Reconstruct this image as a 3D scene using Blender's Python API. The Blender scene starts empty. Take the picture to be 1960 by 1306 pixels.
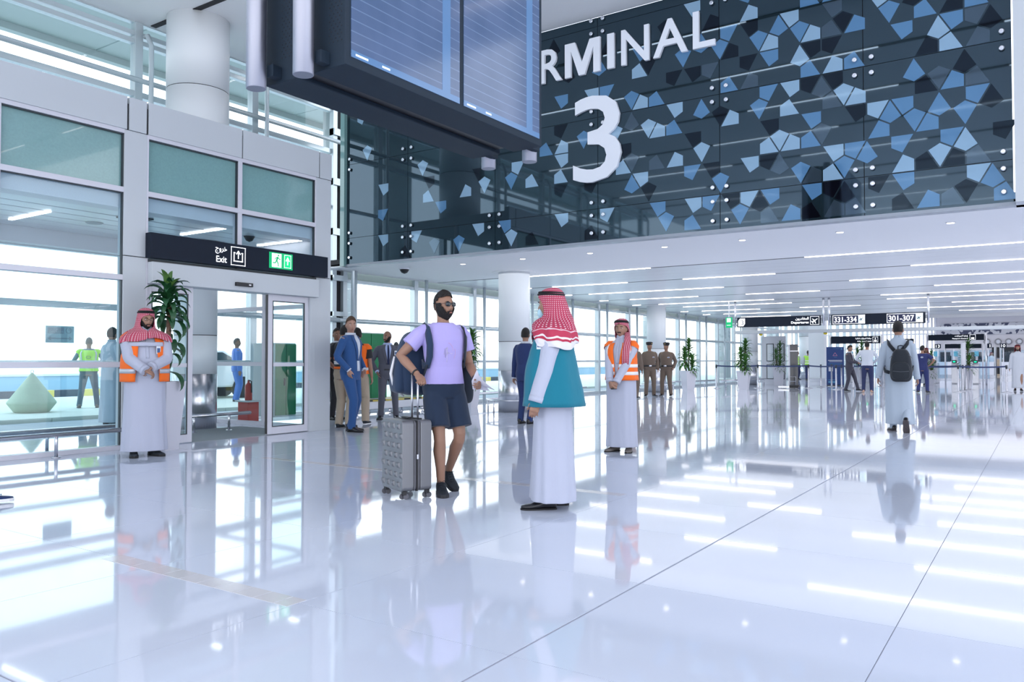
import bpy, bmesh, math, random
from mathutils import Vector as V, Matrix, Euler, noise
random.seed(7)
PI = math.pi
R = math.radians
scn = bpy.context.scene
COL = scn.collection

# ------------------------------------------------------------------ camera, world, lights, exposure
cam_d = bpy.data.cameras.new('camera'); cam = bpy.data.objects.new('camera', cam_d); COL.objects.link(cam)
cam_d.sensor_width = 36.0; cam_d.lens = 36.0 * 1521 / 1960; cam_d.clip_start = 0.05; cam_d.clip_end = 600
cam.location = (0, 0, 1.15); cam.rotation_euler = (R(90 + 1.394), 0, R(33.85)); scn.camera = cam

w = bpy.data.worlds.new('sky'); scn.world = w; w.use_nodes = True
nt = w.node_tree; nt.nodes.clear()
wo = nt.nodes.new('ShaderNodeOutputWorld'); wb = nt.nodes.new('ShaderNodeBackground')
tc = nt.nodes.new('ShaderNodeTexCoord'); sx = nt.nodes.new('ShaderNodeSeparateXYZ'); cr = nt.nodes.new('ShaderNodeValToRGB')
cr.color_ramp.elements[0].position = 0.0; cr.color_ramp.elements[0].color = (0.97, 0.98, 1.0, 1)
cr.color_ramp.elements[1].position = 1.0; cr.color_ramp.elements[1].color = (0.62, 0.78, 1.0, 1)
nt.links.new(tc.outputs['Generated'], sx.inputs[0]); nt.links.new(sx.outputs[2], cr.inputs[0])
nt.links.new(cr.outputs[0], wb.inputs[0]); nt.links.new(wb.outputs[0], wo.inputs[0]); wb.inputs[1].default_value = 2.95

def area(name, loc, size, sizey, energy, color=(1, 1, 1), rot=(0, 0, 0)):
    d = bpy.data.lights.new(name, 'AREA'); d.shape = 'RECTANGLE'; d.size = size; d.size_y = sizey
    d.energy = energy; d.color = color
    o = bpy.data.objects.new(name, d); o.location = loc; o.rotation_euler = rot; COL.objects.link(o); return o
area('hall_ceiling_light', (-1, 1.5, 6.8), 20, 18, 90, (0.93, 0.95, 1.0))
area('concourse_ceiling_light', (0, 24, 3.08), 22, 20, 800, (0.97, 0.98, 1.0))
area('gate_hall_ceiling_light', (0, 58, 4.8), 24, 34, 1700, (1.0, 0.97, 0.98))
area('hall_side_daylight', (17, 2, 3.4), 14, 6, 250, (0.9, 0.95, 1.0), (0, R(90), 0))

vs = scn.view_settings
vs.view_transform = 'Standard'; vs.look = 'None'; vs.gamma = 1.0; vs.exposure = 0.0; vs.use_curve_mapping = False
scn.cycles.max_bounces = 10; scn.cycles.diffuse_bounces = 4; scn.cycles.glossy_bounces = 5
scn.cycles.transparent_max_bounces = 24; scn.cycles.caustics_reflective = False; scn.cycles.caustics_refractive = False
scn.cycles.sample_clamp_indirect = 6.0

# ------------------------------------------------------------------ materials
MATS = {}
def mat(name, col=(0.8, 0.8, 0.8), rough=0.5, metal=0.0, emit=None, es=1.0, bump=0.0, bscale=30, var=0.0, vscale=5,
        ior=1.5, coat=0.0, spec=0.5, stretch=(1, 1, 1), sheen=0.0, sss=0.0):
    if name in MATS: return MATS[name]
    m = bpy.data.materials.new(name); m.use_nodes = True; MATS[name] = m
    t = m.node_tree; b = t.nodes['Principled BSDF']
    b.inputs['Base Color'].default_value = (*col, 1); b.inputs['Roughness'].default_value = rough
    b.inputs['Metallic'].default_value = metal; b.inputs['IOR'].default_value = ior
    b.inputs['Coat Weight'].default_value = coat; b.inputs['Specular IOR Level'].default_value = spec
    b.inputs['Coat Roughness'].default_value = 0.02
    b.inputs['Sheen Weight'].default_value = sheen
    if sss: b.inputs['Subsurface Weight'].default_value = sss; b.inputs['Subsurface Scale'].default_value = 0.01
    if emit: b.inputs['Emission Color'].default_value = (*emit, 1); b.inputs['Emission Strength'].default_value = es
    co = t.nodes.new('ShaderNodeTexCoord'); mp = t.nodes.new('ShaderNodeMapping'); mp.inputs['Scale'].default_value = stretch
    t.links.new(co.outputs['Object'], mp.inputs[0])
    if var > 0:
        n = t.nodes.new('ShaderNodeTexNoise'); n.inputs['Scale'].default_value = vscale; n.inputs['Detail'].default_value = 4
        t.links.new(mp.outputs[0], n.inputs['Vector'])
        mr = t.nodes.new('ShaderNodeMapRange'); mr.inputs['From Min'].default_value = 0.3; mr.inputs['From Max'].default_value = 0.7
        mr.inputs['To Min'].default_value = 1 - var; mr.inputs['To Max'].default_value = 1 + var * 0.4
        t.links.new(n.outputs['Fac'], mr.inputs['Value'])
        mx = t.nodes.new('ShaderNodeVectorMath'); mx.operation = 'SCALE'; mx.inputs[0].default_value = col
        t.links.new(mr.outputs[0], mx.inputs['Scale']); t.links.new(mx.outputs[0], b.inputs['Base Color'])
    if bump > 0:
        n = t.nodes.new('ShaderNodeTexNoise'); n.inputs['Scale'].default_value = bscale; n.inputs['Detail'].default_value = 3
        t.links.new(mp.outputs[0], n.inputs['Vector'])
        bp = t.nodes.new('ShaderNodeBump'); bp.inputs['Strength'].default_value = bump; bp.inputs['Distance'].default_value = 0.02
        t.links.new(n.outputs['Fac'], bp.inputs['Height']); t.links.new(bp.outputs[0], b.inputs['Normal'])
    return m

def glass(name, tint, refl=1.0, ior=1.45):
    m = bpy.data.materials.new(name); m.use_nodes = True; MATS[name] = m
    t = m.node_tree; t.nodes.clear(); o = t.nodes.new('ShaderNodeOutputMaterial')
    tr = t.nodes.new('ShaderNodeBsdfTransparent'); tr.inputs[0].default_value = (*tint, 1)
    gl = t.nodes.new('ShaderNodeBsdfGlossy'); gl.inputs['Roughness'].default_value = 0.0; gl.inputs[0].default_value = (refl, refl, refl, 1)
    fr = t.nodes.new('ShaderNodeFresnel'); fr.inputs[0].default_value = ior
    mx = t.nodes.new('ShaderNodeMixShader')
    ge = t.nodes.new('ShaderNodeNewGeometry'); iv = t.nodes.new('ShaderNodeMath'); iv.operation = 'SUBTRACT'; iv.inputs[0].default_value = 1.0
    mu = t.nodes.new('ShaderNodeMath'); mu.operation = 'MULTIPLY'; t.links.new(ge.outputs['Backfacing'], iv.inputs[1]); t.links.new(iv.outputs[0], mu.inputs[0]); t.links.new(fr.outputs[0], mu.inputs[1])
    t.links.new(mu.outputs[0], mx.inputs[0]); t.links.new(tr.outputs[0], mx.inputs[1]); t.links.new(gl.outputs[0], mx.inputs[2])
    t.links.new(mx.outputs[0], o.inputs[0]); return m

def cloth(name, col, **k):
    k.setdefault('bump', 0.8); k.setdefault('bscale', 9); k.setdefault('stretch', (1, 1, 0.35)); k.setdefault('rough', 0.85); k.setdefault('sheen', 0.15)
    return mat(name, col, **k)

white_panel = mat('white_panel', (0.56, 0.60, 0.64), 0.45)
white_frame = mat('white_frame', (0.66, 0.66, 0.73), 0.35)
curtain_metal = mat('curtain_metal', (0.62, 0.70, 0.74), 0.25, 0.35)
column_white = mat('column_white', (0.80, 0.84, 0.88), 0.4)
soffit_white = mat('soffit_white', (0.93, 0.93, 0.95), 0.6)
slat_white = mat('slat_white', (0.76, 0.78, 0.82), 0.3, 0.2)
stainless = mat('stainless', (0.62, 0.63, 0.68), 0.25, 1.0, bump=0.03, bscale=120, stretch=(1, 1, 0.05))
brushed = mat('brushed', (0.36, 0.37, 0.44), 0.45, 0.9, bump=0.05, bscale=200, stretch=(1, 1, 0.03))
black_gap = mat('black_gap', (0.015, 0.015, 0.02), 0.7)
dark_frame = mat('dark_frame', (0.03, 0.04, 0.05), 0.4)
sign_dark = mat('sign_dark', (0.008, 0.014, 0.028), 0.5, spec=0.2, bump=0.02, bscale=200)
led_white = mat('led_white', (0.9, 0.9, 0.9), 0.5, emit=(0.93, 0.95, 1.0), es=1.15)
strip_light = mat('strip_light', (0.9, 0.9, 0.9), 0.5, emit=(1.0, 0.93, 0.92), es=9.0)
down_light = mat('down_light', (0.9, 0.9, 0.9), 0.5, emit=(1.0, 0.9, 0.85), es=5.0)
exit_green = mat('exit_green', (0.0, 0.35, 0.12), 0.5, emit=(0.0, 0.36, 0.13), es=0.8)
exit_green_bright = mat('exit_green_bright', (0.0, 0.7, 0.2), 0.5, emit=(0.0, 0.75, 0.18), es=0.9)
clear_glass = glass('clear_glass', (0.955, 0.985, 0.99))
teal_glass = glass('teal_glass', (0.88, 0.955, 0.975))
door_glass = glass('door_glass', (0.86, 0.955, 0.965))
frost_green = mat('frost_green', (0.22, 0.40, 0.40), 0.12, coat=0.6, var=0.06, vscale=40)
spandrel = mat('spandrel', (0.50, 0.60, 0.55), 0.2, coat=0.4)
wall_dark = mat('wall_dark', (0.010, 0.020, 0.026), 0.03, ior=1.82)
wall_dark.node_tree.nodes['Principled BSDF'].inputs['Specular Tint'].default_value = (0.55, 0.78, 1.0, 1)
tile_light = mat('facet_light', (0.25, 0.39, 0.53), 0.06, ior=1.8)
tile_mid = mat('facet_mid', (0.085, 0.20, 0.36), 0.05, ior=1.8)
tile_black = mat('facet_black', (0.003, 0.003, 0.006), 0.04, ior=1.5)
tile_grey = mat('facet_grey', (0.03, 0.045, 0.06), 0.05, ior=2.0)
for _m in (tile_light, tile_mid, tile_black, tile_grey): _m.node_tree.nodes['Principled BSDF'].inputs['Specular Tint'].default_value = (0.5, 0.75, 1.0, 1)
letter_white = mat('letter_white', (0.74, 0.78, 0.86), 0.5, emit=(0.8, 0.86, 1.0), es=0.04)
leaf_green = mat('leaf_green', (0.020, 0.10, 0.035), 0.35, var=0.4, vscale=6)
leaf_lime = mat('leaf_lime', (0.10, 0.22, 0.05), 0.35, var=0.3, vscale=8)
trunk_brown = mat('trunk_brown', (0.22, 0.13, 0.09), 0.8, bump=0.5, bscale=40, var=0.3, vscale=30)
planter_white = mat('planter_white', (0.66, 0.66, 0.74), 0.3)
soil = mat('soil', (0.05, 0.035, 0.02), 0.95, bump=1.0, bscale=60)
white_gloss = mat('white_gloss', (0.75, 0.77, 0.84), 0.15)
belt_navy = mat('belt_navy', (0.03, 0.05, 0.14), 0.7)
black_plastic = mat('black_plastic', (0.012, 0.012, 0.016), 0.4)
black_rubber = mat('black_rubber', (0.01, 0.01, 0.012), 0.7)

# ------------------------------------------------------------------ mesh builder
class MB:
    def __init__(s): s.v = []; s.f = []; s.sm = []
    def add(s, vs, fs, smooth=False):
        b = len(s.v); s.v += [tuple(p) for p in vs]
        for f in fs: s.f.append(tuple(i + b for i in f)); s.sm.append(smooth)
    def box(s, x0, x1, y0, y1, z0, z1, M=None):
        p = [V((x, y, z)) for z in (z0, z1) for y in (y0, y1) for x in (x0, x1)]
        if M is not None: p = [M @ q for q in p]
        s.add(p, [(0, 2, 3, 1), (4, 5, 7, 6), (0, 1, 5, 4), (2, 6, 7, 3), (0, 4, 6, 2), (1, 3, 7, 5)]); return s
    def rings(s, rs, cap=True, smooth=True, close=True):
        n = len(rs[0]); vs = [p for r in rs for p in r]; fs = []
        m = n if close else n - 1
        for i in range(len(rs) - 1):
            for j in range(m):
                k = (j + 1) % n
                fs.append((i * n + j, i * n + k, (i + 1) * n + k, (i + 1) * n + j))
        s.add(vs, fs, smooth)
        if cap:
            b = len(s.v) - len(vs)
            s.f.append(tuple(b + j for j in reversed(range(n)))); s.sm.append(False)
            s.f.append(tuple(b + (len(rs) - 1) * n + j for j in range(n))); s.sm.append(False)
        return s
    def tube(s, pts, r, n=12, cap=True, smooth=True, flat=1.0):
        pts = [V(p) for p in pts]; N = len(pts)
        rr = r if isinstance(r, (list, tuple)) else [r] * N
        rs = []; up = None
        for i, p in enumerate(pts):
            t = (pts[min(i + 1, N - 1)] - pts[max(i - 1, 0)]).normalized()
            if up is None:
                up = V((0, 0, 1)) if abs(t.z) < 0.9 else V((0, 1, 0))
            u = (up - t * up.dot(t)).normalized(); up = u; q = t.cross(u)
            a, b = (rr[i] if isinstance(rr[i], tuple) else (rr[i], rr[i] * flat))
            rs.append([p + q * (a * math.cos(2 * PI * j / n)) + u * (b * math.sin(2 * PI * j / n)) for j in range(n)])
        return s.rings(rs, cap, smooth)
    def lathe(s, prof, c=(0, 0, 0), n=24, smooth=True, cap=True):
        rs = [[V((c[0] + r * math.cos(2 * PI * j / n), c[1] + r * math.sin(2 * PI * j / n), c[2] + z)) for j in range(n)] for r, z in prof]
        return s.rings(rs, cap, smooth)
    def ell(s, c, rx, ry, rz, n=14, m=9, M=None):
        rs = []
        for i in range(1, m):
            a = PI * i / m - PI / 2
            rs.append([V((rx * math.cos(a) * math.cos(2 * PI * j / n), ry * math.cos(a) * math.sin(2 * PI * j / n), rz * math.sin(a))) for j in range(n)])
        rs = [[(M @ p if M is not None else p) + V(c) for p in r] for r in rs]
        return s.rings(rs, True, True)
    def prism(s, poly, fn, d0, d1):
        n = len(poly); vs = [fn(a, b, d0) for a, b in poly] + [fn(a, b, d1) for a, b in poly]
        fs = [tuple(range(n)), tuple(reversed(range(n, 2 * n)))] + [(i, i + n, (i + 1) % n + n, (i + 1) % n) for i in range(n)]
        s.add(vs, fs); return s
    def mesh(s, name, m):
        me = bpy.data.meshes.new(name); me.from_pydata(s.v, [], s.f)
        me.polygons.foreach_set('use_smooth', s.sm); me.update()
        bm = bmesh.new(); bm.from_mesh(me); bmesh.ops.recalc_face_normals(bm, faces=bm.faces); bm.to_mesh(me); bm.free()
        if m: me.materials.append(m)
        return me
    def build(s, name, m, parent=None, bevel=0.0, solid=0.0, weld=False):
        o = bpy.data.objects.new(name, s.mesh(name, m)); COL.objects.link(o)
        if parent is not None: o.parent = parent
        if bevel: bm = o.modifiers.new('bevel', 'BEVEL'); bm.width = bevel; bm.segments = 2; bm.limit_method = 'ANGLE'
        if solid: sm = o.modifiers.new('solid', 'SOLIDIFY'); sm.thickness = solid; sm.offset = 0
        return o

def box(name, m, b, parent=None, bevel=0.0):
    return MB().box(*b).build(name, m, parent, bevel)
def empty(name, loc=(0, 0, 0), rz=0.0):
    o = bpy.data.objects.new(name, None); COL.objects.link(o); o.location = loc; o.rotation_euler = (0, 0, rz); o.empty_display_size = 0.1; return o
def tag(o, label, cat, group=None, kind=None):
    if label: o['label'] = label
    if cat: o['category'] = cat
    if group: o['group'] = group
    if kind: o['kind'] = kind
    return o
def thing(name, label, cat, loc=(0, 0, 0), rz=0.0, group=None): return tag(empty(name, loc, rz), label, cat, group)
def struct(name, loc=(0, 0, 0)):
    o = empty(name, loc); o['kind'] = 'structure'; return o
def inst(src, parent, loc=(0, 0, 0), rot=(0, 0, 0), scale=None, name=None):
    o = src.copy()
    if name: o.name = name
    COL.objects.link(o); o.parent = parent; o.location = loc; o.rotation_euler = rot
    if scale: o.scale = scale
    return o
def copy_tree(o, parent=None):
    c = o.copy(); COL.objects.link(c); c.parent = parent
    for ch in list(o.children): copy_tree(ch, c)
    return c
def bake(o):
    dg = bpy.context.evaluated_depsgraph_get(); dg.update()
    me = bpy.data.meshes.new_from_object(o.evaluated_get(dg)); return me

ARB = {'exit': '\ufe9d\ufeed\ufeae\ufea7', 'dep': '\ufee5\ufeed\ufead\ufea9\ufe8e\ufed0\ufee4\ufedf\ufe8d',
       'pass': '\ufe95\ufe8d\ufeaf\ufe8d\ufeee\ufea0\ufedf\ufe8d \ufe93\ufead\ufe8d\ufea9\ufe87',
       'epass': '\ufe94\ufef4\ufe97\ufe8d\ufeac\ufedf\ufe8d \ufe95\ufe8d\ufeaf\ufe8d\ufeee\ufea0\ufedf\ufe8d \ufe94\ufe92\ufed7\ufe8d\ufeae\ufee3'}
def text(name, body, m, parent, x0, x1, z0, z1, rot=(R(90), 0, 0), at=(0, 0, 0), bold=0.0, extr=0.002, keep=False):
    """lettering laid out in the plane u (x) / v (z); fitted to the box x0..x1, z0..z1; rot turns it, at moves it"""
    cu = bpy.data.curves.new(name, 'FONT'); cu.body = body; cu.size = 1.0; cu.extrude = 0.5 if extr else 0.0; cu.offset = bold; cu.resolution_u = 3
    o = bpy.data.objects.new(name, cu); COL.objects.link(o)
    me = bake(o); bpy.data.objects.remove(o)
    if len(me.vertices) == 0: return None
    xs = [v.co.x for v in me.vertices]; ys = [v.co.y for v in me.vertices]
    wx, wy = max(xs) - min(xs), max(ys) - min(ys)
    sx, sy = (x1 - x0) / wx, (z1 - z0) / wy
    if keep: sx = sy = min(sx, sy)
    cxm, cym = (x0 + x1) / 2, (z0 + z1) / 2
    mx, my = (max(xs) + min(xs)) / 2, (max(ys) + min(ys)) / 2
    for v in me.vertices: v.co = V(((v.co.x - mx) * sx + cxm, (v.co.y - my) * sy + cym, (v.co.z + .5) * extr))
    me.materials.clear(); me.materials.append(m)
    t = bpy.data.objects.new(name, me); COL.objects.link(t); t.parent = parent; t.location = at; t.rotation_euler = rot
    return t
# ------------------------------------------------------------------ floor: 1.2 m tiles, one by one near the camera
def floor_mat():
    m = mat('floor_stone', (0.78, 0.79, 0.90), 0.045, ior=1.55)
    t = m.node_tree; b = t.nodes['Principled BSDF']
    oi = t.nodes.new('ShaderNodeNewGeometry'); n = t.nodes.new('ShaderNodeTexNoise'); n.inputs['Scale'].default_value = 0.9; n.inputs['Detail'].default_value = 6
    t.links.new(oi.outputs['Position'], n.inputs['Vector'])
    r = t.nodes.new('ShaderNodeValToRGB'); r.color_ramp.elements[0].position = 0.3; r.color_ramp.elements[0].color = (0.62, 0.67, 0.79, 1)
    r.color_ramp.elements[1].position = 0.7; r.color_ramp.elements[1].color = (0.67, 0.71, 0.81, 1)
    t.links.new(n.outputs['Fac'], r.inputs[0]); t.links.new(r.outputs[0], b.inputs['Base Color'])
    return m
floor_stone = floor_mat()
grout = mat('grout', (0.34, 0.35, 0.42), 0.6)
floor = struct('floor')
box('subfloor', grout, (-13.0, 20, -8, 80, -0.2, -0.004), floor)
near = MB(); tiles = []; G = 0.002
proto_me = MB().box(G, 1.2 - G, G, 1.2 - G, -0.02, 0).mesh('tile', floor_stone)
far = MB(); cnt = 0
for i in range(-10, 19):
    for j in range(-8, 66):
        x = -1.75 + 1.2 * i; y = 1.39 + 1.2 * j
        if y > 79: continue
        x0 = max(x + G, -13.0)
        if x + 1.2 < -12.9: continue
        cxp, cyp = x + 0.6, y + 0.6
        dep = -0.557 * cxp + 0.8305 * cyp; lat = 0.8305 * cxp + 0.557 * cyp
        wide = 0.005 if i in (0, -1) else 0
        if 1.5 < dep < 17.5 and abs(lat) < 0.66 * dep + 0.9 and x > -13.0 and cnt < 290:
            o = bpy.data.objects.new('tile', proto_me); COL.objects.link(o); o.parent = floor; cnt += 1
            if i == 0: o.location = (x + 0.005, y, 0); o.scale = (1.195 / 1.2, 1, 1)
            elif i == -1: o.location = (x, y, 0); o.scale = (1.195 / 1.2, 1, 1)
            else: o.location = (x, y, 0)
            if j == 0: o.location.y += 0.006; o.scale.y = 1.194 / 1.2
        else:
            a = 0.006 if i == 0 else G; c = 0.006 if i == -1 else G
            far.add([(max(x + a, -13.0), y + G, 0), (x + 1.2 - c, y + G, 0), (x + 1.2 - c, y + 1.2 - G, 0), (max(x + a, -13.0), y + 1.2 - G, 0)], [(0, 1, 2, 3)])
ft = far.build('tile', floor_stone, floor); ft['kind'] = 'stuff'
# beige strips let into the joints
beige = mat('beige_strip', (0.62, 0.60, 0.62), 0.12)
for a, b, y in ((-4.55, -2.95, 2.58), (-7.7, -3.0, 6.19)):
    m = MB(); x = a
    while x < b: m.box(x, min(x + 0.15, b) - 0.006, y - 0.06, y + 0.06, 0.0, 0.0012); x += 0.15
    s = m.build('floor_strip', beige); tag(s, None, None, kind='structure'); s.name = 'trim_%d' % (1 if y < 3 else 2)

# ------------------------------------------------------------------ vestibule front wall on x = -9.88 (faces +x)
X = -9.88
wl = struct('wall_left')
def vb(nm, m, y0, y1, z0, z1, dx0=-0.14, dx1=0.0, p=wl, bevel=0.004): return box(nm, m, (X + dx0, X + dx1, y0, y1, z0, z1), p, bevel)
# pillars with panel joints
vb('pillar_panel', white_panel, 5.71, 6.02, 2.515, 4.15); vb('pillar_panel', white_panel, 5.71, 6.02, 0.0, 2.505)
vb('pillar_panel', white_panel, 8.97, 9.30, 2.515, 4.15); vb('pillar_panel', white_panel, 8.97, 9.30, 0.0, 2.505)
vb('pillar_core', black_gap, 5.73, 6.03, 0, 4.5, -0.13, -0.015); vb('pillar_core', black_gap, 8.98, 9.28, 0, 4.5, -0.13, -0.015)
# fascia panels with dark joints
fp = [(-5.0, -1.3), (-1.28, 2.2), (2.22, 5.735), (5.765, 6.005), (6.035, 7.515), (7.535, 9.025), (9.045, 9.30)]
for a, b in fp: vb('fascia_panel', white_panel, a, b, 4.155, 4.585, -0.12, 0.012)
vb('fascia_core', black_gap, -5, 9.25, 4.15, 4.5, -0.11, -0.01)
# transoms and mullions
for z0, z1 in ((0.0, 0.055), (1.06, 1.13), (2.19, 2.26), (3.33, 3.40), (4.10, 4.155)):
    vb('transom', white_frame, -5, 5.71, z0, z1)
for yy in (-1.3, 1.4, 4.19): vb('mullion', white_frame, yy, yy + 0.055, 0, 4.15, -0.13, -0.005)
for z0, z1 in ((3.33, 3.40), (4.10, 4.155)): vb('transom', white_frame, 6.03, 8.97, z0, z1)
vb('mullion', white_frame, 7.465, 7.535, 2.45, 4.15, -0.13, -0.002); vb('mullion', white_frame, 6.02, 6.05, 0, 4.15, -0.13, -0.002); vb('mullion', white_frame, 8.96, 8.985, 2.17, 4.15, -0.13, -0.002)
for a, b in ((4.245, 5.71), (1.455, 4.19), (-1.245, 1.4)):
    vb('upper_pane', frost_green, a, b, 3.40, 4.10, -0.08, -0.06, bevel=0)
    vb('pane', teal_glass, a, b, 0.055, 3.33, -0.075, -0.065, bevel=0)
for a, b in ((6.05, 7.465), (7.535, 8.96)):
    vb('upper_pane', frost_green, a, b, 3.40, 4.10, -0.08, -0.06, bevel=0); vb('pane', teal_glass, a, b, 2.45, 3.33, -0.075, -0.065, bevel=0)
gk = MB()
for a, b in ((4.245, 5.71), (6.05, 7.465), (7.535, 8.96)):
    gk.box(X - 0.06, X - 0.02, a, b, 4.085, 4.102); gk.box(X - 0.06, X - 0.02, a, b, 3.318, 3.332); gk.box(X - 0.06, X - 0.02, b - 0.014, b, 2.5 if a > 6 else 0.06, 4.1)
gk.build('gasket', dark_frame, wl)
# door header and sensor
vb('door_header', white_panel, 6.05, 8.96, 2.17, 2.46, -0.2, 0.10, bevel=0.01)
vb('header_reveal', dark_frame, 6.05, 8.96, 2.46, 2.50, -0.1, 0.03)
se = vb('door_sensor', black_plastic, 7.34, 7.63, 2.235, 2.29, 0.08, 0.145, bevel=0.006)
vb('sensor_eye', stainless, 7.55, 7.59, 2.25, 2.27, 0.14, 0.15, p=se, bevel=0)
# the two sliding leaves
def leaf(name, y0, y1):
    d = struct(name)
    f = MB(); xx0, xx1 = X - 0.10, X - 0.045
    f.box(xx0, xx1, y0, y0 + 0.085, 0.01, 2.17); f.box(xx0, xx1, y1 - 0.075, y1, 0.01, 2.17)
    ya_, yb_ = y0 + 0.085, y1 - 0.075; f.box(xx0, xx1, ya_, yb_, 2.075, 2.17); f.box(xx0, xx1, ya_, yb_, 0.01, 0.12); f.box(xx0, xx1, ya_, yb_, 1.055, 1.11)
    f.build('door_frame', white_frame, d, 0.003)
    box('pane', door_glass, (X - 0.075, X - 0.068, y0 + 0.085, y1 - 0.075, 0.12, 2.075), d)
    g = MB(); g.box(X - 0.06, X - 0.043, y0 + 0.085, y0 + 0.1, .12, 2.075).box(X - 0.06, X - 0.043, y1 - 0.09, y1 - 0.075, .12, 2.075).box(X - 0.06, X - 0.043, y0 + .1, y1 - .09, 2.06, 2.075).box(X - 0.06, X - 0.043, y0 + .1, y1 - .09, .12, .132)
    g.build('gasket', dark_frame, d)
    return d
leaf('door_1', 6.05, 6.76); d2 = leaf('door_2', 8.06, 8.86)
box('door_edge', black_plastic, (X - 0.09, X - 0.05, 8.045, 8.06, 0.02, 2.16), d2)
vb('jamb', white_panel, 8.86, 8.98, 0, 2.17)
# grey entrance mat
mt = MB().box(-11.6, -9.95, 6.8, 8.85, 0.0, 0.008).build('entrance_mat', mat('mat_grey', (0.25, 0.29, 0.31), 0.95, bump=0.6, bscale=150)); tag(mt, 'grey ribbed entrance mat lying in the glass vestibule doorway', 'mat')

# vestibule inside: ceiling, return wall, outer glazing
vc = struct('ceiling_vestibule') ; vc.name = 'ceiling'
vslab = MB().box(-13.0, -9.98, -5, 9.3, 3.28, 3.3).build('ceiling_board', slat_white, vc)
k = 0; x = -12.7
while x < -10.3:
    o = box('ceiling_slat', slat_white, (x, x + 0.36, -5, 9.2, 3.16, 3.20), vc, 0.01); x += 0.40
box('bulkhead', white_frame, (-13.0, -12.72, -5, 9.3, 2.92, 3.3), vc)
box('bulkhead', white_frame, (-10.25, -9.97, -5, 9.3, 3.14, 3.44), vc)
for y, x_ in ((3.2, -12.2), (5.35, -12.2), (7.53, -11.42), (9.0, -11.4)): box('light_strip', strip_light, (x_, x_ + 1.1, y, y + 0.05, 3.145, 3.158), vc)
MB().lathe([(0.001, -0.09), (0.05, -0.07), (0.08, -0.02), (0.09, 0)], (-10.7, 8.3, 3.16), 16).build('camera_dome', black_plastic, vc)
MB().lathe([(0.10, -0.015), (0.12, 0)], (-11.5, 6.2, 3.16), 20).build('ceiling_speaker', mat('speaker_grey', (.35, .42, .45), .6), vc)
gr = MB()
for i in range(7): gr.box(-10.75 + i * 0.04, -10.725 + i * 0.04, 6.1, 6.5, 3.14, 3.158)
gr.build('vent_grille', dark_frame, vc)
box('roof_slab', white_panel, (-12.98, -10.0, -5, 9.28, 4.3, 4.5), vc)

rw = struct('wall_right_vestibule'); rw.name = 'wall_vestibule'
for x0, x1 in ((-13.0, -12.84), (-11.45, -11.38), (-10.08, -9.97)): box('post', white_frame, (x0, x1, 9.16, 9.26, 0, 4.5), rw, 0.003)
for z0, z1 in ((0, 0.07), (1.05, 1.12), (2.03, 2.10), (2.92, 3.3)): box('rail', white_frame, (-12.9, -9.97, 9.18, 9.24, z0, z1), rw)
for x0, x1 in ((-12.84, -11.45), (-11.38, -10.08)):
    box('pane', clear_glass, (x0, x1, 9.205, 9.212, 0.07, 2.92), rw)

# ------------------------------------------------------------------ outer curtain wall on x = -13
XC = -13.0
cw = struct('wall_window'); cw.name = 'window_1'
posts = [7.72 + 2.44 * k for k in range(-5, 30)]
pb = box('post', curtain_metal, (-0.10, 0.06, -0.07, 0.07, 0, 7.05), cw, 0.004); pb.location = (XC, posts[0], 0)
tb = MB().tube([(0, 0, 0), (0, 0, 6.55), (-0.12, 0, 6.75), (-0.2, 0, 6.75)], 0.042, 14).build('round_post', curtain_metal, cw); tb.location = (XC + 0.33, posts[0] + 0.06, 0)
sb = box('post', curtain_metal, (-0.10, 0.06, -0.07, 0.07, 0, 3.2), cw, 0.004); sb.location = (XC, 15.04, 0)
st = MB().tube([(0, 0, 0), (0, 0, 3.13)], 0.042, 14).build('round_post', curtain_metal, cw); st.location = (XC + 0.33, 15.10, 0)
for y in posts[1:]:
    if y < 12.2: inst(pb, cw, (XC, y, 0)); inst(tb, cw, (XC + 0.33, y + 0.06, 0))
    elif y < 38: 
        if abs(y - 15.04) > 0.1: inst(sb, cw, (XC, y, 0)); inst(st, cw, (XC + 0.33, y + 0.06, 0))
    else: inst(pb, cw, (XC, y, 0), scale=(1, 1, 0.74)); inst(st, cw, (XC + 0.33, y + 0.06, 0), scale=(1, 1, 1.6))
# slotted corner post beside the vestibule, where the dark wall begins
cp = MB()
for a, b in ((0, .9), (1.25, 1.42), (2.12, 2.22), (2.9, 3.02), (3.9, 4.05), (5.0, 5.15), (6.1, 6.25)): cp.box(-13.02, -12.86, 12.2, 12.62, a, b)
cp.box(-13.02, -12.9, 12.2, 12.32, 0, 7.05).box(-13.02, -12.9, 12.52, 12.64, 0, 7.05)
cp.build('slotted_post', curtain_metal, cw)
box('slot_back', black_gap, (-13.03, -12.99, 12.3, 12.54, 0.9, 7.0), cw)
MB().tube([(-12.7, 12.62, 0), (-12.7, 12.62, 7)], 0.045, 14).build('round_post', curtain_metal, cw)
for z, r in ((5.9, 0.045), (2.03, 0.045)):
    MB().tube([(XC + 0.30, -5 if z > 3 else 9.3, z), (XC + 0.30, 12.2, z)], r, 12).build('round_rail', curtain_metal, cw)
MB().tube([(XC + 0.2, 12.2, 2.03), (XC + 0.2, 38, 2.03)], 0.045, 12).build('round_rail', curtain_metal, cw)
for z0, z1 in ((4.5, 4.56), (5.70, 5.80), (6.62, 6.70), (6.76, 6.84), (6.98, 7.05)):
    box('transom', curtain_metal, (XC - 0.08, XC + 0.04, -5, 12.2, z0, z1), cw, 0.004)
for z0, z1 in ((0, 0.08), (1.09, 1.15), (1.99, 2.09), (2.90, 2.97)):
    box('transom', curtain_metal, (XC - 0.08, XC + 0.04, -5, 78, z0, z1), cw, 0.004)
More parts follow.
